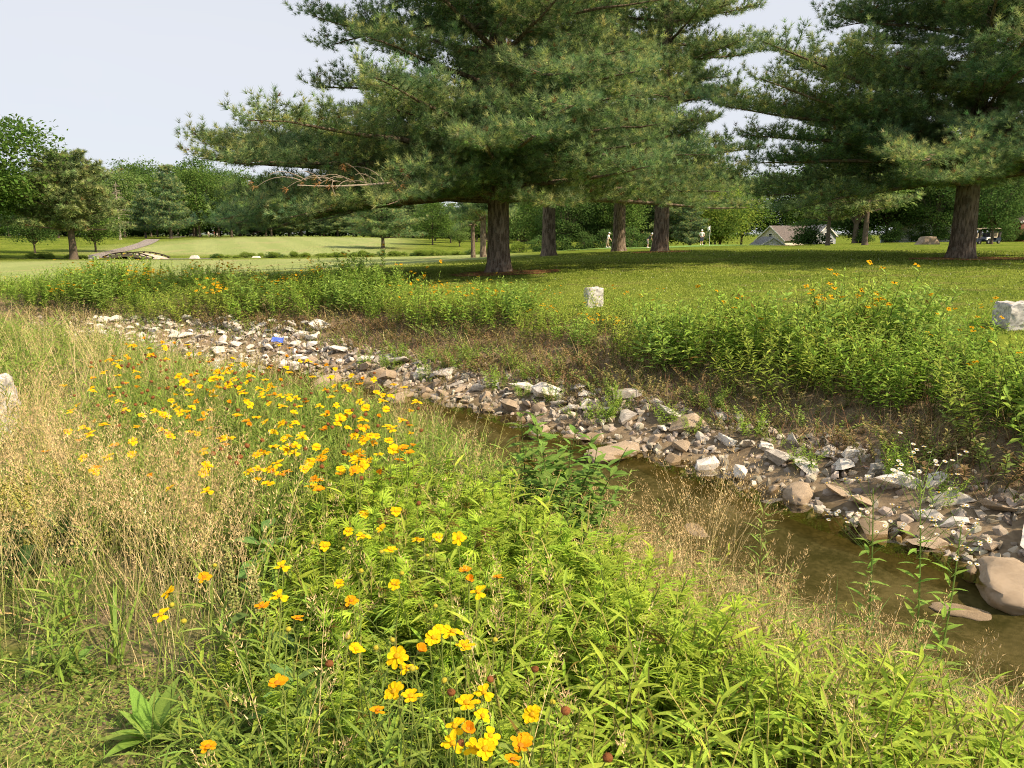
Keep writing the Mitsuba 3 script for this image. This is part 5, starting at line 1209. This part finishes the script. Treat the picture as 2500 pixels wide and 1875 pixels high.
RAGC, LANC, CORC = (.38, .52, .070), (.365, .49, .070), (.26, .37, .075)
for i in range(5): plant_group(f'feathery_weed_group_{"abcde"[i]}', 300 + i, 3, .46, PALM, 11, .125, np.array(RAGC) * (1, .92, 1.05, .96, 1.0)[i], spread=.07, lean=.25, e0=(15, 62), stem_w=.004, start=.18)
for i in range(5): plant_group(f'willow_weed_group_{"abcde"[i]}', 310 + i, 4, .44, LANCE, 12, .13, np.array(LANC) * (1, .94, 1.06, .97, 1.0)[i], spread=.10, lean=.38, e0=(10, 60), stem_w=.0042, whorl=1, start=.15, stem_col=(.30, .27, .09))
for i in range(4): plant_group(f'flower_foliage_group_{"abcd"[i]}', 320 + i, 7, .38, NARROW, 8, .15, np.array(CORC) * (1, .9, 1.1, 1)[i], spread=.11, lean=.40, e0=(35, 75), stem_w=.0028, whorl=2, start=.05)
plant_group('bushy_weed_group', 330, 16, .60, leaf(.20, 4, .3), 15, .12, (.19, .32, .07), spread=.16, lean=.35, e0=(0, 50), stem_w=.004)
plant_group('tall_feathery_weed_group', 331, 1, .82, NARROW, 30, .115, (.27, .40, .10), spread=.01, lean=.06, e0=(20, 60), stem_w=.0045, start=.25, stem_col=(.16, .12, .06))

FLOWER_MARKS = [('the large facing flower', -.29, 1.97, .25), ('the lone open flower', .05, 1.85, .25), ('the wide grass blades in the turf', -1.55, 2.78, .25), ('the big rosette of broad leaves', -1.19, 2.29, .25), ('the pale green dock stalk', -.95, 2.68, .25), ('the bank-edge bush', .24, 4.3, .25),
                ('the broad grass clump', -1.12, 3.95, .25), ('the tall broad-leaved plant', -1.08, 3.15, .25), ('the left-edge stone block', -4.35, 6.1, .25), ('the seeding docks', -2.35, 3.65, .25), ('the brown dock stalk', 0, 5.9, .25), ('the tallest white-daisied plant', 1.8, 3.2, .25),
                ('the pale dry grass sheaf', 1.14, 4.2, .25), ('the bright long-leaved plant', -1.03, 3.55, .25), ('the tall dry grass', -2.2, 3.6, .25), ('the far edge of the flower patch', -2.2, 7.0, .25), ('the wide-leaved plant', .02, 1.62, .25), ('the dark-stemmed plant', -.70, 2.2, .25)]
for poly, n, gap, kind, sc, lab in ((RAG, 95, .11, 'feathery_weed', (.75, 1.12), 'bright feathery weed'), (MIX, 28, .16, 'feathery_weed', (.45, .8), 'smaller feathery-leaved weed'), (LAN, 26, .18, 'feathery_weed', (.5, .9), 'low feathery-leaved weed'),
                                    (LAN, 175, .095, 'willow_weed', (.72, 1.15), 'willow-leaved green weed'), (MIX, 34, .15, 'willow_weed', (.5, .85), 'smaller willow-leaved weed'), (RAG, 70, .12, 'willow_weed', (.85, 1.2), 'tall willow-leaved weed'), (EDGE, 46, .16, 'willow_weed', (.5, .95), 'bank-edge willow-leaved weed'),
                                    (CORE, 110, .15, 'flower_foliage', (.8, 1.25), 'narrow-leaved clump'), (MIX, 26, .16, 'flower_foliage', (.7, 1.1), 'low narrow-leaved clump'), (DRY, 16, .25, 'flower_foliage', (.8, 1.1), 'clump in dry grass'), (MEADOW, 60, .5, 'flower_foliage', (1.0, 1.5), 'meadow narrow-leaved clump'), (FILL, 44, .2, 'flower_foliage', (.9, 1.2), 'creekside narrow-leaved clump')):
    r = np.random.default_rng(len(lab) * 7 + n); pts = spaced_in(poly, n, gap, 12); pts = pts[on_bank(pts)]; ks = 'abcde' if kind != 'flower_foliage' else 'abcd'
    for x, y in pts:
        k = numbered(kind if kind != 'flower_foliage' else 'foliage_clump'); sc_ = r.uniform(*sc); q_ = (sc_ - sc[0]) / (sc[1] - sc[0]); lab_ = ('tall ' if q_ > .7 and 'tall' not in lab else 'short ' if q_ < .3 else '') + lab
        tag(k, f'{lab_} {beside(x, y, FLOWER_MARKS)}', 'weed' if kind != 'flower_foliage' else 'foliage clump', lab.replace('weed', 'weeds', 1).replace('clump', 'clumps', 1) + ' of the near bank')
        inst(k, f'{kind}_group_{ks[r.integers(len(ks))]}', x, y, rot=r.uniform(0, 360), scale=sc_, tilt=(r.uniform(-7, 7), r.uniform(-7, 7)))
for x, y, sc, lab in ((0.27, 4.45, 1.35, 'leafy bush standing at the bank edge in front of the water'), (0.36, 4.15, .85, 'right half of the leafy growth at the bank edge, a lower bush'), (0.10, 4.55, .9, 'leafy bush just behind the one at the bank edge')):
    k = numbered('leafy_weed'); tag(k, lab, 'bush'); inst(k, 'bushy_weed_group', x, y, rot=x * 400, scale=sc)
for x, y, sc, lab in ((1.37, 4.0, 1.25, 'tall narrow-leaved weed standing against the water right of the dry grass tuft'), (1.46, 3.85, .8, 'shorter narrow-leaved weed beside the tall one against the water'), (0.68, 4.6, 1.05, 'narrow-leaved weed against the water left of the dry grass sheaf'), (0.52, 4.2, .75, 'short narrow-leaved weed between the leafy bush and the dry grass'), (0.95, 4.5, .9, 'narrow-leaved weed just behind the dry grass sheaf'), (1.05, 3.7, .7, 'short narrow-leaved weed in front of the dry grass sheaf')):
    k = numbered('tall_weed'); tag(k, lab, 'weed'); inst(k, 'tall_feathery_weed_group', x, y, rot=x * 300, scale=sc)
FLOWERS = """f,-0.72,2.8,0.47 f,-0.6,2.5,0.46 f,-0.65,2.9,0.49 f,-0.59,2.9,0.47 f,-0.64,3.17,0.46 f,-0.46,2.91,0.57 f,-0.5,2.81,0.54 f,-0.28,2.74,0.53 f,-0.2,2.74,0.53 f,-0.46,2.76,0.47 f,-0.36,2.79,0.5 f,-0.4,2.45,0.48 f,-0.45,2.05,0.47
f,-0.29,1.97,0.46 f,-0.22,2.16,0.47 f,-0.22,1.99,0.54 f,-0.17,2.04,0.53 f,-0.31,1.91,0.53 f,-0.13,1.96,0.53 f,-0.31,1.84,0.47 f,-0.26,1.8,0.48 f,-0.07,1.77,0.51 f,-0.11,1.71,0.52 f,-0.07,1.63,0.54 f,-0.13,1.59,0.54
f,-0.14,1.64,0.46 f,-0.05,1.6,0.51 f,-0.06,1.54,0.52 f,-0.08,1.57,0.5 f,0.05,1.74,0.47 f,-0.11,2.35,0.5 f,-1.16,2.43,0.46 f,-1.04,2.12,0.54 f,-0.78,2.46,0.54 f,-0.75,2.32,0.5 f,-1.49,3.23,0.56 f,-1.24,3.01,0.62 f,-1.89,3.36,0.59
f,-1.09,3.16,0.62 f,-1.03,3.13,0.61 f,-2.84,6.95,0.58 f,-1.99,6.24,0.57 f,-1.73,5.91,0.59 f,-2.27,5.83,0.57 f,-2.29,6.1,0.55 f,-2.6,5.93,0.56 f,-2.35,5.44,0.61 f,-2.09,5.3,0.53 f,-1.86,5.59,0.53 f,-1.68,5.33,0.59 f,-1.87,5.76,0.56
f,-1.86,5.21,0.58 f,-1.74,4.95,0.58 f,-1.71,5.17,0.56 f,-1.48,4.84,0.63 f,-1.51,5.13,0.55 f,-1.57,4.89,0.57 f,-1.49,4.91,0.55 f,-1.63,4.47,0.59 f,-1.54,4.54,0.56 f,-1.44,4.4,0.57 f,-1.3,4.24,0.6 f,-1.27,4.41,0.56 f,-2.06,4.65,0.59
f,-1.94,4.41,0.62 f,-2.31,5.12,0.54 f,-2.26,5.3,0.54 f,-2.06,4.86,0.55 f,-2.05,4.42,0.61 f,-2.16,4.58,0.59 f,-2.28,4.64,0.55 f,-2.43,4.75,0.56 f,-2.62,5.05,0.55 f,-1.94,4.17,0.58 f,-1.92,4.21,0.53 f,-2.08,4.16,0.6
f,-2.24,4.12,0.62 f,-2.19,3.89,0.63 f,-1.95,3.85,0.6 f,-1.79,3.51,0.63 f,-2.06,3.8,0.53 f,-2.12,3.69,0.56 f,-1.47,3.8,0.63 f,-1.46,3.87,0.61 f,-1.56,3.77,0.57 f,-1.18,3.56,0.62 f,-1.13,3.73,0.59 f,-1.08,3.74,0.61 f,-1.24,3.89,0.56
f,-1.11,3.81,0.55 f,-1.22,4.01,0.57 f,-1.36,4.27,0.54 f,-1.15,4.1,0.57 f,-1.37,3.34,0.63 f,-1.19,3.5,0.56 f,-1.14,3.56,0.53 f,-1.26,3.56,0.53 f,-1.44,3.48,0.55 f,-1.08,3.43,0.61 f,-0.97,3.47,0.57 f,-0.97,3.56,0.56
f,-0.84,3.81,0.54 f,-0.7,3.42,0.63 f,-0.8,3.47,0.57 f,-0.79,3.84,0.55 f,-1.34,5.6,0.46 f,-1.24,5.33,0.46 f,-1.03,4.74,0.55 f,-1.26,5.72,0.52 f,-1.09,5.41,0.46 f,-1.17,4.72,0.53 f,-0.92,4.21,0.58 f,-0.87,4.14,0.55 f,-0.75,3.8,0.63
f,-1.0,5.23,0.46 f,-1.0,5.59,0.5 f,-0.91,5.34,0.53 f,-1.07,5.33,0.49 f,-0.94,4.85,0.55 f,-0.78,4.68,0.58 f,-0.64,4.77,0.55 f,-0.88,4.45,0.57 f,-0.67,4.61,0.53 f,-0.71,4.28,0.57 f,-0.79,4.08,0.55 f,-0.82,3.89,0.62 f,-0.58,3.66,0.61
f,-0.65,3.94,0.58 f,-0.79,3.77,0.53 f,-0.75,3.65,0.56 f,-0.78,3.82,0.55 f,-1.57,6.76,0.47 f,-1.51,6.37,0.47 f,-2.11,5.51,0.62 f,-2.33,5.9,0.54 f,-1.89,5.35,0.54 f,-1.62,4.66,0.62 f,-1.91,5.31,0.59 f,-2.04,4.57,0.63
f,-2.01,4.66,0.57 f,-0.75,3.78,0.62 f,-0.75,3.97,0.6 f,-0.65,4.07,0.61 f,-1.67,5.2,0.6 f,-1.12,4.01,0.58 o,-0.53,2.37,0.46 o,-0.67,2.23,0.47 o,-0.25,1.92,0.54 o,-0.32,1.65,0.54 o,-0.1,1.58,0.54 o,0.03,1.63,0.48 o,0.02,1.55,0.52
o,0.0,1.49,0.53 o,-0.14,2.42,0.51 o,-0.16,2.45,0.53 o,-0.05,2.46,0.5 o,-1.03,2.42,0.52 o,-0.77,2.21,0.52 o,-0.62,1.86,0.48 o,-0.67,1.52,0.54 o,-1.54,3.17,0.63 o,-2.0,3.57,0.54 o,-0.87,3.4,0.63 o,-0.69,3.25,0.63 o,-0.57,4.18,0.6
o,-0.57,3.75,0.53 o,-0.53,3.66,0.62 o,-0.53,3.84,0.54 o,-0.53,3.6,0.63 o,-0.71,3.36,0.6 o,-1.08,4.34,0.54 o,-1.87,5.0,0.55 o,-1.84,4.51,0.59 o,-1.48,4.23,0.59 o,-1.01,3.33,0.6 o,-0.79,3.02,0.62 o,-0.9,3.38,0.55 o,-1.08,3.5,0.53
o,-1.97,4.72,0.62 s,-0.12,1.65,0.45 s,-0.15,1.72,0.54 s,-0.06,1.91,0.46 s,0.06,1.84,0.53 s,0.13,1.66,0.53 s,-0.48,1.85,0.54 s,0.21,1.52,0.51 s,-0.36,2.86,0.62 s,-3.4,7.58,0.55 s,-3.03,7.18,0.6 s,-3.07,6.67,0.56 s,-3.03,6.5,0.62
s,-2.89,6.36,0.61 s,-3.13,6.45,0.58 s,-3.19,6.77,0.58 s,-2.98,6.77,0.53 s,-2.94,6.97,0.53 s,-3.03,6.1,0.59 s,-2.64,6.46,0.58 s,-2.48,6.34,0.62 s,-3.48,6.46,0.59 s,-3.68,6.68,0.54 s,-3.11,6.27,0.57 s,-2.68,5.91,0.61
s,-2.82,5.31,0.58 s,-2.84,5.41,0.53 s,-2.75,5.37,0.61 s,-2.45,5.02,0.61 s,-2.62,5.45,0.54 s,-2.38,5.02,0.58 s,-2.5,5.38,0.57 s,-2.35,5.17,0.61 s,-2.43,5.49,0.56 s,-2.41,4.97,0.55 s,-2.39,4.8,0.58 s,-2.25,4.36,0.63
s,-2.21,4.52,0.54 s,-2.09,4.41,0.54 s,-2.2,4.21,0.59 s,-2.3,4.3,0.62 s,-2.62,4.78,0.58 s,-2.52,6.1,0.57 s,-2.2,5.44,0.62 s,-2.02,5.4,0.61 s,-2.04,5.61,0.54 s,-1.87,5.42,0.62 s,-1.98,6.04,0.55 s,-1.89,6.17,0.56 s,-1.33,5.01,0.61
s,-1.37,5.01,0.57 s,-1.34,4.66,0.61 s,-1.52,3.79,0.55 s,-1.41,3.62,0.62 s,-1.41,3.72,0.55 s,-1.35,3.66,0.54 s,-1.36,3.83,0.58 s,-1.34,4.01,0.56 b,0.1,1.74,0.5 b,-0.46,1.99,0.54 b,-0.34,2.01,0.52 b,-0.4,2.09,0.45 b,-0.05,2.08,0.48
b,-1.07,2.26,0.5 b,-0.99,2.15,0.5 b,-1.03,2.51,0.52 b,-0.48,2.67,0.5 b,-0.32,2.73,0.46 b,-0.39,2.55,0.47 b,-0.17,1.79,0.53 b,-0.27,1.91,0.49 b,-0.51,2.44,0.53 b,-0.72,2.63,0.55 b,-0.24,2.23,0.51 b,-0.65,2.07,0.52 b,-0.62,2.68,0.51"""
# ------------------------------------------------------------------ the yellow flowers: each one a thing of stem and head (petals, disc)
YEL, ORA, BRN, DISC = (.86, .56, .012), (.78, .36, .012), (.17, .070, .028), (.55, .30, .015)


def flower_group(name, seed, kind, split, tiltx, tilty, L=.95):
    r = np.random.default_rng(seed); d = unit(np.array([math.sin(math.radians(tilty)), -math.sin(math.radians(tiltx)), 1.0])); R = frames(np.array([[1.0, 0, .01]]), d[None])[0]
    t = np.linspace(0, 1, 8)[:, None]; bend = r.normal(0, .07, 2); path = np.array([bend[0], bend[1], -1])[None] * (L * (1 - t)) * np.array([1, 1, 1]) + np.column_stack([.03 * np.sin(t * 5 + seed), .02 * np.cos(t * 4), 0 * t]) * (1 - t); path[-2] = path[-1] - d * .035
    g = {'type': 'shapegroup'}; sm = MB(); sm.add(*tube(path, np.linspace(.0022, .0016, 8), 4, False), c=(.20, .25, .06)); g['stem'] = sm.ply('straw')
    fresh = kind in 'fo'; rad = r.uniform(.021, .0265) if kind == 'f' else r.uniform(.018, .023)
    if fresh: pet, disc = daisy(r, rad, r.integers(8, 10), YEL if kind == 'f' else ORA, DISC if kind == 'f' else (.42, .17, .02), .27, r.uniform(.15, .5) if kind == 'f' else r.uniform(.5, 1.0), .25, .335)
    elif kind == 's': pet, disc = daisy(r, .0145, 7, BRN, BRN, .75, .9, .25, .2, False, .8); disc = (disc[0], disc[1], np.array(BRN) * r.uniform(.7, 1.5))
    else: pet, disc = daisy(r, .014, 6, (.20, .24, .06), (.38, .33, .04), .55, .2, .22, .2, False, .85)
    hm = MB(); hm.add(turn(disc[0], R, d * .004), disc[1], disc[2])
    cal = trimesh.creation.icosphere(1, .0065 if fresh else .005); hm.add(turn(np.array(cal.vertices) * [1, 1, .7], R, -d * .004), cal.faces, (.19, .23, .06)); g['flower_head'] = hm.ply('straw')
    if split:
        for i, (v, f, c) in enumerate(pet): pm = MB(); pm.add(turn(v, R, 0), f, c); g['flower_head__petal' + ('' if i == 0 else f'_{i:03d}')] = pm.ply('petal')
    else:
        pm = MB()
        for v, f, c in pet: pm.add(turn(v, R, 0), f, c)
        g['flower_head__petals'] = pm.ply('petal')
    scene[name] = g


VAR = 'abcdefgh'
TILTS = [(12, 5), (35, 10), (55, -12), (-8, 25), (20, -28), (48, 22), (5, -8), (68, 5)]
for i in range(8):
    flower_group(f'open_flower_near_group_{VAR[i]}', 400 + i, 'f', True, *TILTS[i]); flower_group(f'open_flower_group_{VAR[i]}', 400 + i, 'f', False, *TILTS[i])
for i in range(4):
    flower_group(f'fading_flower_group_{VAR[i]}', 420 + i, 'o', True, *TILTS[i + 1]); flower_group(f'spent_flower_group_{VAR[i]}', 430 + i, 's', False, *TILTS[i + 2]); flower_group(f'flower_bud_group_{VAR[i]}', 440 + i, 'b', False, *TILTS[i])
r = np.random.default_rng(71)
WORD = {'f': ('open yellow flower', 'open flower'), 'o': ('fading orange flower', 'fading flower'), 's': ('spent brown flower head', 'spent flower'), 'b': ('greenish flower bud', 'flower bud')}
EXTRA = []
rx = np.random.default_rng(90); lo, hi = np.min(CORE, 0), np.max(CORE, 0)
while len(EXTRA) < 230:
    p = rx.uniform(lo, hi, (1, 2))
    if poly_in(p, CORE)[0]:
        for _ in range(rx.integers(1, 5)):      # they stand in little clusters
            e = p[0] + rx.normal(0, .10, 2) * (1, 1.3); EXTRA.append(f"{'ofsofsf'[rx.integers(7)]},{e[0]:.2f},{e[1]:.2f},{rx.uniform(.42, .62):.2f}")
for q in FLOWERS.split() + EXTRA:
    kd, x, y, z = q.split(','); x, y, z = float(x), float(y), float(z); near = y < 3.25
    if kd == 'f': gname = f'open_flower{"_near" if near else ""}_group_{VAR[r.choice([0, 1, 3, 4, 6, 5, 2, 7], p=[.2, .18, .14, .14, .14, .1, .06, .04])]}'
    else: gname = {'o': 'fading_flower', 's': 'spent_flower', 'b': 'flower_bud'}[kd] + f'_group_{VAR[r.integers(4)]}'
    lab, nm = WORD[kd]; where = beside(x, y, FLOWER_MARKS)
    k = numbered(nm.replace(' ', '_')); tag(k, f'{lab} {where}', 'flower', f'{lab}s of the near bank'); inst(k, gname, x, y, z, rot=r.uniform(-70, 70), scale=r.uniform(.9, 1.15) * (1.0 if near else 1.12))


# ------------------------------------------------------------------ fleabane: three tall plants before the water
def fleabane(key, base, top, label, seed, heads=16):
    r = np.random.default_rng(seed); base, top = np.array(base), np.array(top); H = top[2] - base[2]; sm, lm = MB(), MB(); t = np.linspace(0, 1, 9)[:, None]
    path = base + (top - base) * t + np.array([.02, 0, 0]) * np.sin(t * 3.0); sm.add(*tube(path, np.linspace(.006, .0025, 9), 5, False), c=(.17, .25, .065)); P, D, S = [], [], []
    for i in range(36):
        u = .04 + .74 * i / 36; p = base + (top - base) * u; P.append(p); D.append(heading(np.array(i * 2.4), np.array(math.radians(r.uniform(5, 45))))); S.append((.125 - .065 * u) * r.uniform(.8, 1.2))
    lm.scatter(leaf(.15, 4, .3), frames(D), P, np.array(S), tint((.27, .42, .085), len(P), .1, .05)); scene[key + '__stem'] = sm.ply('straw'); scene[key + '__leaves'] = lm.ply('thin_leaf'); bm = MB()
    for i in range(heads):
        u = r.uniform(.66, .98); p = base + (top - base) * u; a = r.uniform(0, 2 * PI); e = p + heading(np.array(a), np.array(r.uniform(.5, 1.1))) * r.uniform(.10, .22) * H; e[2] = max(e[2], top[2] - .16 * H) + r.normal(0, .02)
        bm.add(*tube(np.array([p, p * .4 + e * .6 + [0, 0, -.01], e]), [.0016, .0013, .001], 3, False), c=(.17, .25, .065)); hm = MB()
        for _ in range(2):
            c = e + np.array([*r.normal(0, .022, 2), r.normal(0, .008)]); bm.add(*tube(np.array([e - [0, 0, .012], c]), [.001, .0008], 3, False), c=(.17, .25, .065)); R = frames(np.array([[1.0, 0, 0]]), unit(np.array([[r.normal(0, .4), r.normal(-.1, .4), 1]])))[0]; m = 14; aa = np.arange(m) * 2 * PI / m
            hm.scatter((np.array([[.25, -.10, 0], [1, -.12, .05], [1, .12, .05], [.25, .10, 0]]), np.array([[0, 1, 2], [0, 2, 3]])), np.einsum('ij,njk->nik', R, frames(np.column_stack([np.cos(aa), np.sin(aa), 0 * aa + .12]))), np.repeat(c[None], m, 0), np.full(m, .0098), np.full((m, 3), .82))
            s = trimesh.creation.icosphere(0, .0046); hm.add(np.array(s.vertices) * [1, 1, .6] + c + R[:, 2] * .001, s.faces, (.70, .48, .03))
        scene[key + '__flower_cluster' + ('' if i == 0 else f'_{i:03d}')] = hm.ply('petal')
    scene[key + '__branches'] = bm.ply('straw'); tag(key, label, 'wildflower')


fleabane('fleabane', (1.64, 3.30, at(1.64, 3.30)), (1.56, 3.2, .57), 'left of the three tall plants with small white daisies before the water', 1, 18)
fleabane('fleabane_001', (1.86, 3.25, at(1.86, 3.25)), (1.73, 3.15, .64), 'middle one of the three tall plants with small white daisies before the water', 2, 22)
fleabane('fleabane_002', (1.90, 3.2, at(1.90, 3.2)), (1.90, 3.1, .46), 'right, leaning one of the three tall plants with small white daisies', 3, 13)

# wide-bladed grass tufts
def tuft(key, x, y, n, L, W, col, label, seed, lean=.5, spread=.05, az=None):
    global rng; r = np.random.default_rng(seed); keep = rng; rng = r; mb = MB(); a = r.uniform(0, 2 * PI, n) if az is None else r.normal(az, .5, n); LL = r.uniform(*L, n); e = PI / 2 - r.uniform(.05, lean, n); t = np.linspace(0, 1, 7); d = heading(a, e)
    fl = np.concatenate([heading(a, 0 * a)[:, :2], -np.full((n, 1), .8)], 1); dp = r.uniform(.1, .6, n); pth = np.array([x, y, at(x, y) - .01]) + np.column_stack([r.normal(0, spread, (n, 2)), 0 * a])[:, None] + d[:, None] * (LL[:, None] * t)[..., None] + fl[:, None] * ((dp * LL)[:, None] * t ** 2.6)[..., None]
    ribbons(mb, pth, np.outer(r.uniform(*W, n), [.7, 1, 1, .9, .7, .4, 0]), tint(col, n, .14, .05), np.column_stack([-np.sin(a), np.cos(a), 0 * a])); rng = keep; scene[key] = mb.ply('thin_leaf' if col[1] > col[0] else 'straw'); tag(key, label, 'grass tuft')


tuft('grass_tuft', 1.58, 3.25, 34, (.34, .62), (.006, .010), (.19, .29, .08), 'long green grass tuft at the foot of the left white-daisied plant', 81)
tuft('grass_tuft_001', 1.82, 3.15, 18, (.30, .55), (.006, .009), (.21, .31, .08), 'thinner green grass tuft at the foot of the middle white-daisied plant', 82)
tuft('grass_tuft_002', -1.55, 2.78, 7, (.30, .45), (.012, .017), (.25, .38, .08), 'few wide pale green grass blades standing in the turf at the left', 83, .55, .015)
tuft('grass_tuft_003', -1.12, 3.95, 40, (.35, .60), (.007, .011), (.22, .34, .065), 'clump of broad grass-like leaves in the middle of the flower patch', 84, .6, .12)
hay('dry_grass_004', [([(1.05, 4.12), (1.20, 4.12), (1.20, 4.28), (1.05, 4.28)], 1)], 75, (.75, 1.05), 'sheaf of pale dry grass standing against the water', 85, 40, .0026, None, .05)

for j_, (x_, y_, n_, w_) in enumerate(((.55, 4.35, 46, 'between the leafy bush and the sheaf'), (.82, 3.95, 50, 'nearest to the feathery weeds'), (1.32, 3.72, 40, 'right of the sheaf, before the water'), (.38, 4.75, 40, 'behind the leafy bush at the bank edge'), (1.62, 3.0, 36, 'at the foot of the white-daisied plants'))):
    hay(f'dry_grass_{5 + j_:03d}', [([(x_ - .09, y_ - .09), (x_ + .09, y_ - .09), (x_ + .09, y_ + .09), (x_ - .09, y_ + .09)], 1)], n_, (.34, .66), f'shaggy straw-coloured grass clump {w_}', 110 + j_, 34, .0026, None, .08)


# big-leaved plants whose leaves can be told apart
def rosette(key, x, y, leaves, L, W, col, label, seed, el=(25, 60), h=0.0, cat='broad-leaved plant', per_part=True):
    r = np.random.default_rng(seed); z = at(x, y); sm = MB()
    if h: sm.add(*tube(np.array([(0, 0, 0), (.01, .01, h * .5), (.02, 0, h)]), [.005, .0045, .003], 5), c=(.16, .20, .06)); scene[key + '__stem'] = {**sm.ply('straw'), 'to_world': T().translate([x, y, z])}
    for i in range(leaves):
        lm = MB(); u = i / leaves; a = i * 2.4 + r.normal(0, .2); e = math.radians(r.uniform(*el)); lm.scatter(leaf(W, 6, r.uniform(.2, .5), .16, .5), frames(heading(np.array([a]), np.array([e]))), np.array([[.01 * math.cos(a), .01 * math.sin(a), h * (.15 + .85 * u) if h else .01]]), np.array([L * r.uniform(.7, 1.15) * (1 - .35 * u if h else 1)]), tint(col, 1, .10, .04))
        scene[key + '__leaf' + ('' if i == 0 else f'_{i:03d}')] = {**lm.ply('thin_leaf'), 'to_world': T().translate([x, y, z])}
    tag(key, label, cat)


rosette('broad_leaved_plant', -1.19, 2.29, 17, .17, .17, (0.240, 0.376, 0.080), 'big rosette of broad pale green leaves at the bottom edge left of the middle', 91, (35, 75))
rosette('broad_leaved_plant_001', -1.69, 2.71, 8, .11, .24, (0.224, 0.384, 0.096), 'small broad-leaved plant with upright leaves in the turf at the lower left', 92, (25, 65), .07)
rosette('broad_leaved_plant_002', -1.84, 2.75, 7, .09, .24, (0.232, 0.384, 0.096), 'smaller broad-leaved plant just left of the other one in the turf', 93, (25, 65), .06)
rosette('broad_leaved_plant_003', -1.08, 3.15, 12, .17, .26, (0.192, 0.352, 0.104), 'tall broad-leaved plant between the dry grass and the feathery weeds', 94, (10, 50), .42)
rosette('broad_leaved_plant_004', -.70, 2.2, 11, .15, .20, (0.184, 0.320, 0.096), 'broad-leaved plant on a dark stem at the bottom left of the yellow flowers', 95, (15, 60), .34)
rosette('broad_leaved_plant_005', -1.03, 3.55, 10, .17, .17, (0.264, 0.432, 0.072), 'bright long-leaved plant at the foot of the dense flower patch', 96, (25, 65), .36)
rosette('broad_leaved_plant_006', .02, 1.62, 9, .12, .22, (0.248, 0.424, 0.072), 'plant with wide bright leaves at the bottom edge right of the lowest flowers', 97, (5, 45), .16)
rosette('broad_leaved_plant_007', 3.55, 11.2, 12, .28, .26, (0.320, 0.448, 0.128), 'pale yellowish broad-leaved plant among the weeds of the far bank', 98, (20, 65), .75)


# curly dock: tall seed stalks of greenish grains over wavy leaves
def dock(key, x, y, n, H, col, label, seed, leaves=12):
    r = np.random.default_rng(seed); sd, lm, sm = MB(), MB(), MB(); z = at(x, y); P, S = [], []
    for i in range(n):
        b = np.array([x, y, z]) + np.array([*r.normal(0, .07, 2), 0]); h = H * r.uniform(.75, 1.1); tp = b + np.array([*r.normal(0, .08, 2), h]); sm.add(*tube(np.array([b, (b + tp) / 2 + [.01, 0, 0], tp]), [.004, .0035, .002], 4, False), c=(.20, .20, .07))
        for w in range(26):
            u = .30 + .70 * w / 26; c = b + (tp - b) * u; m = 16; a = r.uniform(0, 2 * PI, m); rr = .020 * (1.15 - u) + .006; P.append(c + np.column_stack([np.cos(a) * rr, np.sin(a) * rr, r.normal(0, .004, m)])); S.append(r.uniform(.0035, .0058, m))
    P, S = np.concatenate(P), np.concatenate(S); o = trimesh.creation.icosahedron(); sd.scatter((np.array(o.vertices)[:, [0, 1, 2]], np.array(o.faces)), frames(r.normal(size=P.shape)), P, S, tint(col, len(P), .16, .07)); scene[key + '__seeds'] = sd.ply('straw'); scene[key + '__stems'] = sm.ply('straw')
    a = r.uniform(0, 2 * PI, leaves); lm.scatter(leaf(.17, 6, .5, .35, .45), frames(heading(a, r.uniform(.3, 1.1, leaves))), np.array([x, y, z]) + np.column_stack([r.normal(0, .05, (leaves, 2)), r.uniform(.02, .25, leaves)]), r.uniform(.12, .22, leaves), tint((.12, .21, .07), leaves, .15, .06)); scene[key + '__leaves'] = lm.ply('thin_leaf'); tag(key, label, 'dock')


dock('dock', -2.44, 3.58, 5, .62, (.34, .34, .08), 'greenish seeding dock at the left edge before the dry grass', 101, 22)
dock('dock_001', -2.27, 3.66, 4, .52, (.35, .34, .09), 'second seeding dock, right beside the one at the left edge', 102, 18)
dock('dock_002', -.95, 2.68, 2, .55, (.24, .25, .09), 'pale green seeding dock stalk left of the lower yellow flowers', 103, 6)
dock('dock_003', .0, 5.9, 1, .75, (.20, .17, .06), 'thin brown dock stalk before the creek water', 104, 4)
